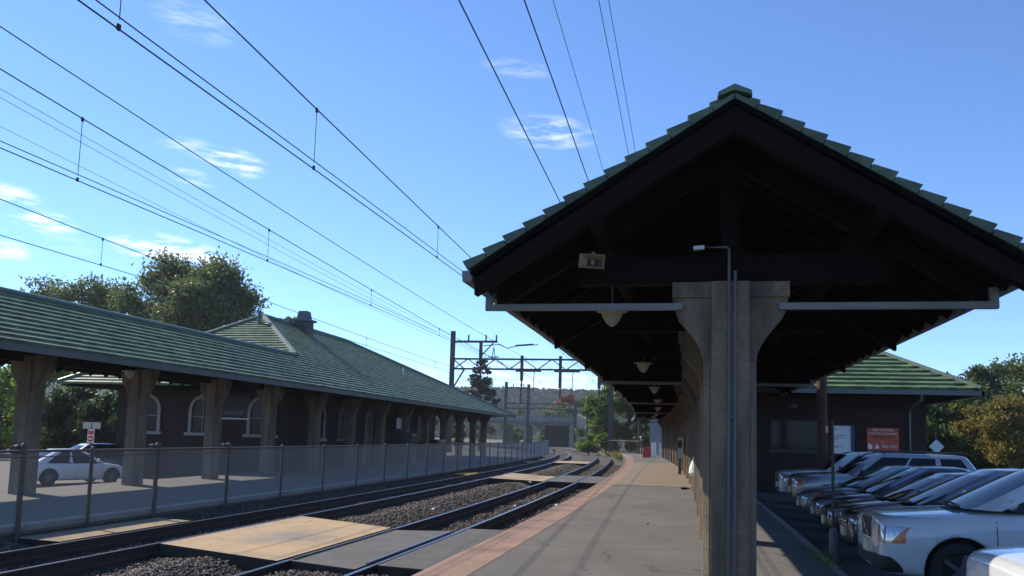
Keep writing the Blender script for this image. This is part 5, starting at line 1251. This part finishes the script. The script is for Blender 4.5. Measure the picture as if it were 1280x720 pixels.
        for xs_ in S.get('seams',[]):
            patch('door_seam', M['black'], (0,-sg,0), (xs_,0,0), [(-.005,S['sill']),(.005,S['sill']),(.005,zb_-.07),(-.005,zb_-.07)], .002, 1, 10, skirt=False)
        for xs_ in S.get('handles',[]):
            patch('door_handle', S.get('handlem',paintm), (0,-sg,0), (xs_,0,zb_-.16), [(-.10,-.018),(.10,-.018),(.10,.018),(-.10,.018)], .028, 6, 2)
    if S.get('rack'):
        for sg in (-1,1):
            mb = MB(); x0_, x1_ = S['rack']; y_ = sg*(wt-.10)
            mb.tube([(x0_,y_,zr+.03),(x0_+.1,y_,zr+.11),(x1_-.1,y_,zr+.11),(x1_,y_,zr+.03)],.022,8); mb.build('roof_rail', M['black'], root_, world=False)
    return root_
def ql(a0,b0,a1,b1,a2,b2,a3,b3): return [(a0,b0),(a1,b1),(a2,b2),(a3,b3)]
def low(zc,hw,hh): return ((1,0,0),(0,0,zc),[(-hw*.9,-hh),(hw*.9,-hh),(hw,hh),(-hw,hh)])
SEDAN = dict(L=4.7,W=.90,belt=.93,roof=1.40,cw=(.80,.56),cab=(1.22,2.28,3.2,4.05),wr=.325,axles=(.95,3.68),
  st=[(.0,.58,.60,.30),(.04,.70,.66,.24),(.20,.83,.73,.20),(.55,.89,.81,.19),(1.05,.90,.885,.19),(1.45,.90,.925,.19),(2.3,.90,.93,.19),(3.2,.90,.94,.19),(3.9,.89,.97,.20),(4.35,.86,.97,.22),(4.62,.76,.92,.28),(4.7,.60,.85,.34)],
  pillars=[(0,.02),(.47,.53),(.90,1.0)], hl=dict(k=.75,x=.22,y=.62,z=.655,q=ql(-.20,-.075,.22,-.06,.30,.09,-.20,.06),amber=ql(.16,-.05,.23,-.04,.29,.07,.18,.06)),
  grille=(.60,.36,.065), bars=2, dark=[low(.33,.52,.055)], plate=.44, seams=(1.42,2.55), handles=(2.3,3.3), sill=.30, spokes=7)
def variant(b, **k): d = dict(b); d.update(k); return d
SUV_A = dict(L=4.8,W=.95,belt=1.16,roof=1.74,cw=(.85,.66),cab=(1.22,2.42,4.05,4.62),wr=.37,axles=(.95,3.81),crown=.035,sh=.17,
  st=[(.0,.76,.90,.34),(.03,.84,.975,.28),(.13,.91,1.02,.25),(.50,.95,1.05,.24),(1.0,.95,1.09,.24),(1.4,.95,1.13,.24),(2.3,.95,1.16,.24),(3.4,.95,1.16,.24),(4.2,.94,1.16,.25),(4.6,.90,1.14,.30),(4.8,.80,1.06,.36)],
  pillars=[(0,.02),(.36,.40),(.66,.71),(.93,1.0)], hl=dict(k=.70,x=.20,y=.66,z=.80,q=ql(-.17,-.115,.27,-.105,.29,.125,-.15,.10),amber=ql(.15,-.105,.265,-.10,.285,.11,.22,.02)),
  grille=(.83,.29,.13), bars=0, slash=True, chrome=True, dark=[low(.42,.62,.075),((1,.55,0),(.1,-.62,.43),[(-.34,-.13),(.42,-.13),(.36,.08),(-.26,.10)]),((1,-.55,0),(.1,.62,.43),[(-.42,-.13),(.34,-.13),(.26,.10),(-.36,.08)])], plate=.57, seams=(1.38,2.5), handles=(2.2,), sill=.42, spokes=5, clad=.43)
SUV_B = variant(SUV_A, L=5.05, W=1.0, belt=1.13, roof=1.70, cw=(.90,.74), cab=(1.45,2.25,4.55,4.9), axles=(1.0,4.05), wr=.38,
  st=[(.0,.78,.90,.42),(.03,.86,1.0,.38),(.14,.95,1.05,.36),(.5,.99,1.09,.34),(1.0,1.0,1.12,.34),(1.5,1.0,1.15,.34),(2.5,1.0,1.16,.34),(4.0,1.0,1.16,.34),(4.6,.98,1.17,.36),(4.95,.95,1.14,.40),(5.05,.85,1.05,.44)],
  pillars=[(0,.015),(.35,.39),(.655,.71),(.965,1.0)], hl=dict(k=.55,x=.15,y=.72,z=.88,q=ql(-.16,-.11,.24,-.11,.24,.11,-.16,.11),amber=ql(.13,-.10,.235,-.10,.235,.05,.15,.04)),
  grille=(.90,.42,.13), bars=2, slash=False, dark=[low(.50,.6,.06)], plate=.62, rack=(2.4,4.7), mirror=M['black'], handlem=M['black'], handles=(2.6,3.7))
WAGON = variant(SEDAN, L=4.75, belt=1.0, roof=1.56, cab=(1.15,2.36,3.7,4.5), pillars=[(0,.02),(.40,.45),(.72,.77),(.95,1.0)], cw=(.82,.62),
  st=[(.0,.58,.66,.30),(.04,.72,.74,.25),(.20,.84,.82,.21),(.55,.90,.89,.20),(1.05,.91,.955,.20),(1.45,.91,.99,.20),(2.3,.91,1.0,.20),(3.2,.91,1.0,.20),(4.1,.90,1.0,.21),(4.5,.86,.98,.25),(4.75,.72,.92,.32)],
  hl=dict(k=.75,x=.22,y=.60,z=.72,q=ql(-.24,-.085,.26,-.07,.34,.095,-.22,.085),amber=ql(.14,.0,.30,.02,.33,.085,.16,.07)), grille=(.67,.33,.07), plate=.47)
cars = [
 (variant(SUV_B,rack=None,hl=dict(k=.55,x=.15,y=.74,z=.60,q=ql(-.10,-.06,.18,-.06,.18,.06,-.10,.06)),grille=(.58,.42,.08),plate=.48,dark=[]),'p_white','white SUV hood lit by the sun at the bottom right corner',(2.45,7.75),0),
 (SUV_A,'p_white','white SUV with slashed square grille and amber cornered headlamps, nearest whole vehicle',(2.42,12.75),.0),
 (WAGON,'p_navy','dark blue tall wagon parked behind the white SUV',(2.60,15.7),.01),
 (variant(SEDAN,bars=0),'p_black','black sedan between the dark blue wagon and a dark blue sedan',(2.62,18.15),-.01),
 (variant(SEDAN,roof=1.46),'p_navy','dark blue grey sedan with chrome grille, third vehicle beyond the slash grilled white SUV',(2.72,20.5),.0),
 (variant(SEDAN,chrome=False),'p_grey','dull grey sedan beside the big silver SUV',(2.70,23.0),.01),
 (SUV_B,'p_silver','big silver SUV with roof rack and black side windows',(2.78,25.7),.0),
 (variant(SUV_B,rack=None,hl=variant(SUV_B['hl'],amber=None)),'p_white','white SUV farthest along the row beyond the silver SUV',(2.72,28.8),.0)]
for S_, pm__, lab, (nx,ny), rz in cars:
    make_car('parked_suv' if 'SUV' in lab else 'parked_car', lab, (nx,ny,-.15), S_, M[pm__], rz, cat='SUV' if 'SUV' in lab else 'car')
COUPE = variant(SEDAN, L=4.4, st=SEDAN['st'][:9]+[(4.15,.86,.96,.22),(4.33,.78,.92,.28),(4.4,.62,.85,.34)], cab=(1.30,2.15,3.2,4.2), roof=1.43)
# on the far side: nose towards +y
make_car('parked_car','silver white sedan parked on the lit road behind the left columns',(-25.25,33.2,-.80), variant(COUPE), M['p_bright'], rad(-110.), 'cars on the station road')
make_car('parked_car','dark car partly hidden behind the silver white sedan',(-27.8,39.2,-.80), variant(WAGON), M['p_navy'], rad(-118.), 'cars on the station road')

hz = MB(); hz.box(-1900,1900,-700,2100,-2.2,85)
hm = bpy.data.materials.new('haze_air'); hm.use_nodes = True; nt = hm.node_tree
for n_ in list(nt.nodes):
    if n_.type == 'BSDF_PRINCIPLED': nt.nodes.remove(n_)
pv = nt.nodes.new('ShaderNodeVolumePrincipled'); pv.inputs['Color'].default_value = (.80,.88,1,1); pv.inputs['Density'].default_value = .00022; pv.inputs['Anisotropy'].default_value = .2
nt.links.new(pv.outputs[0], nt.nodes['Material Output'].inputs['Volume'])
tag(hz.build('haze', hm), kind='stuff')
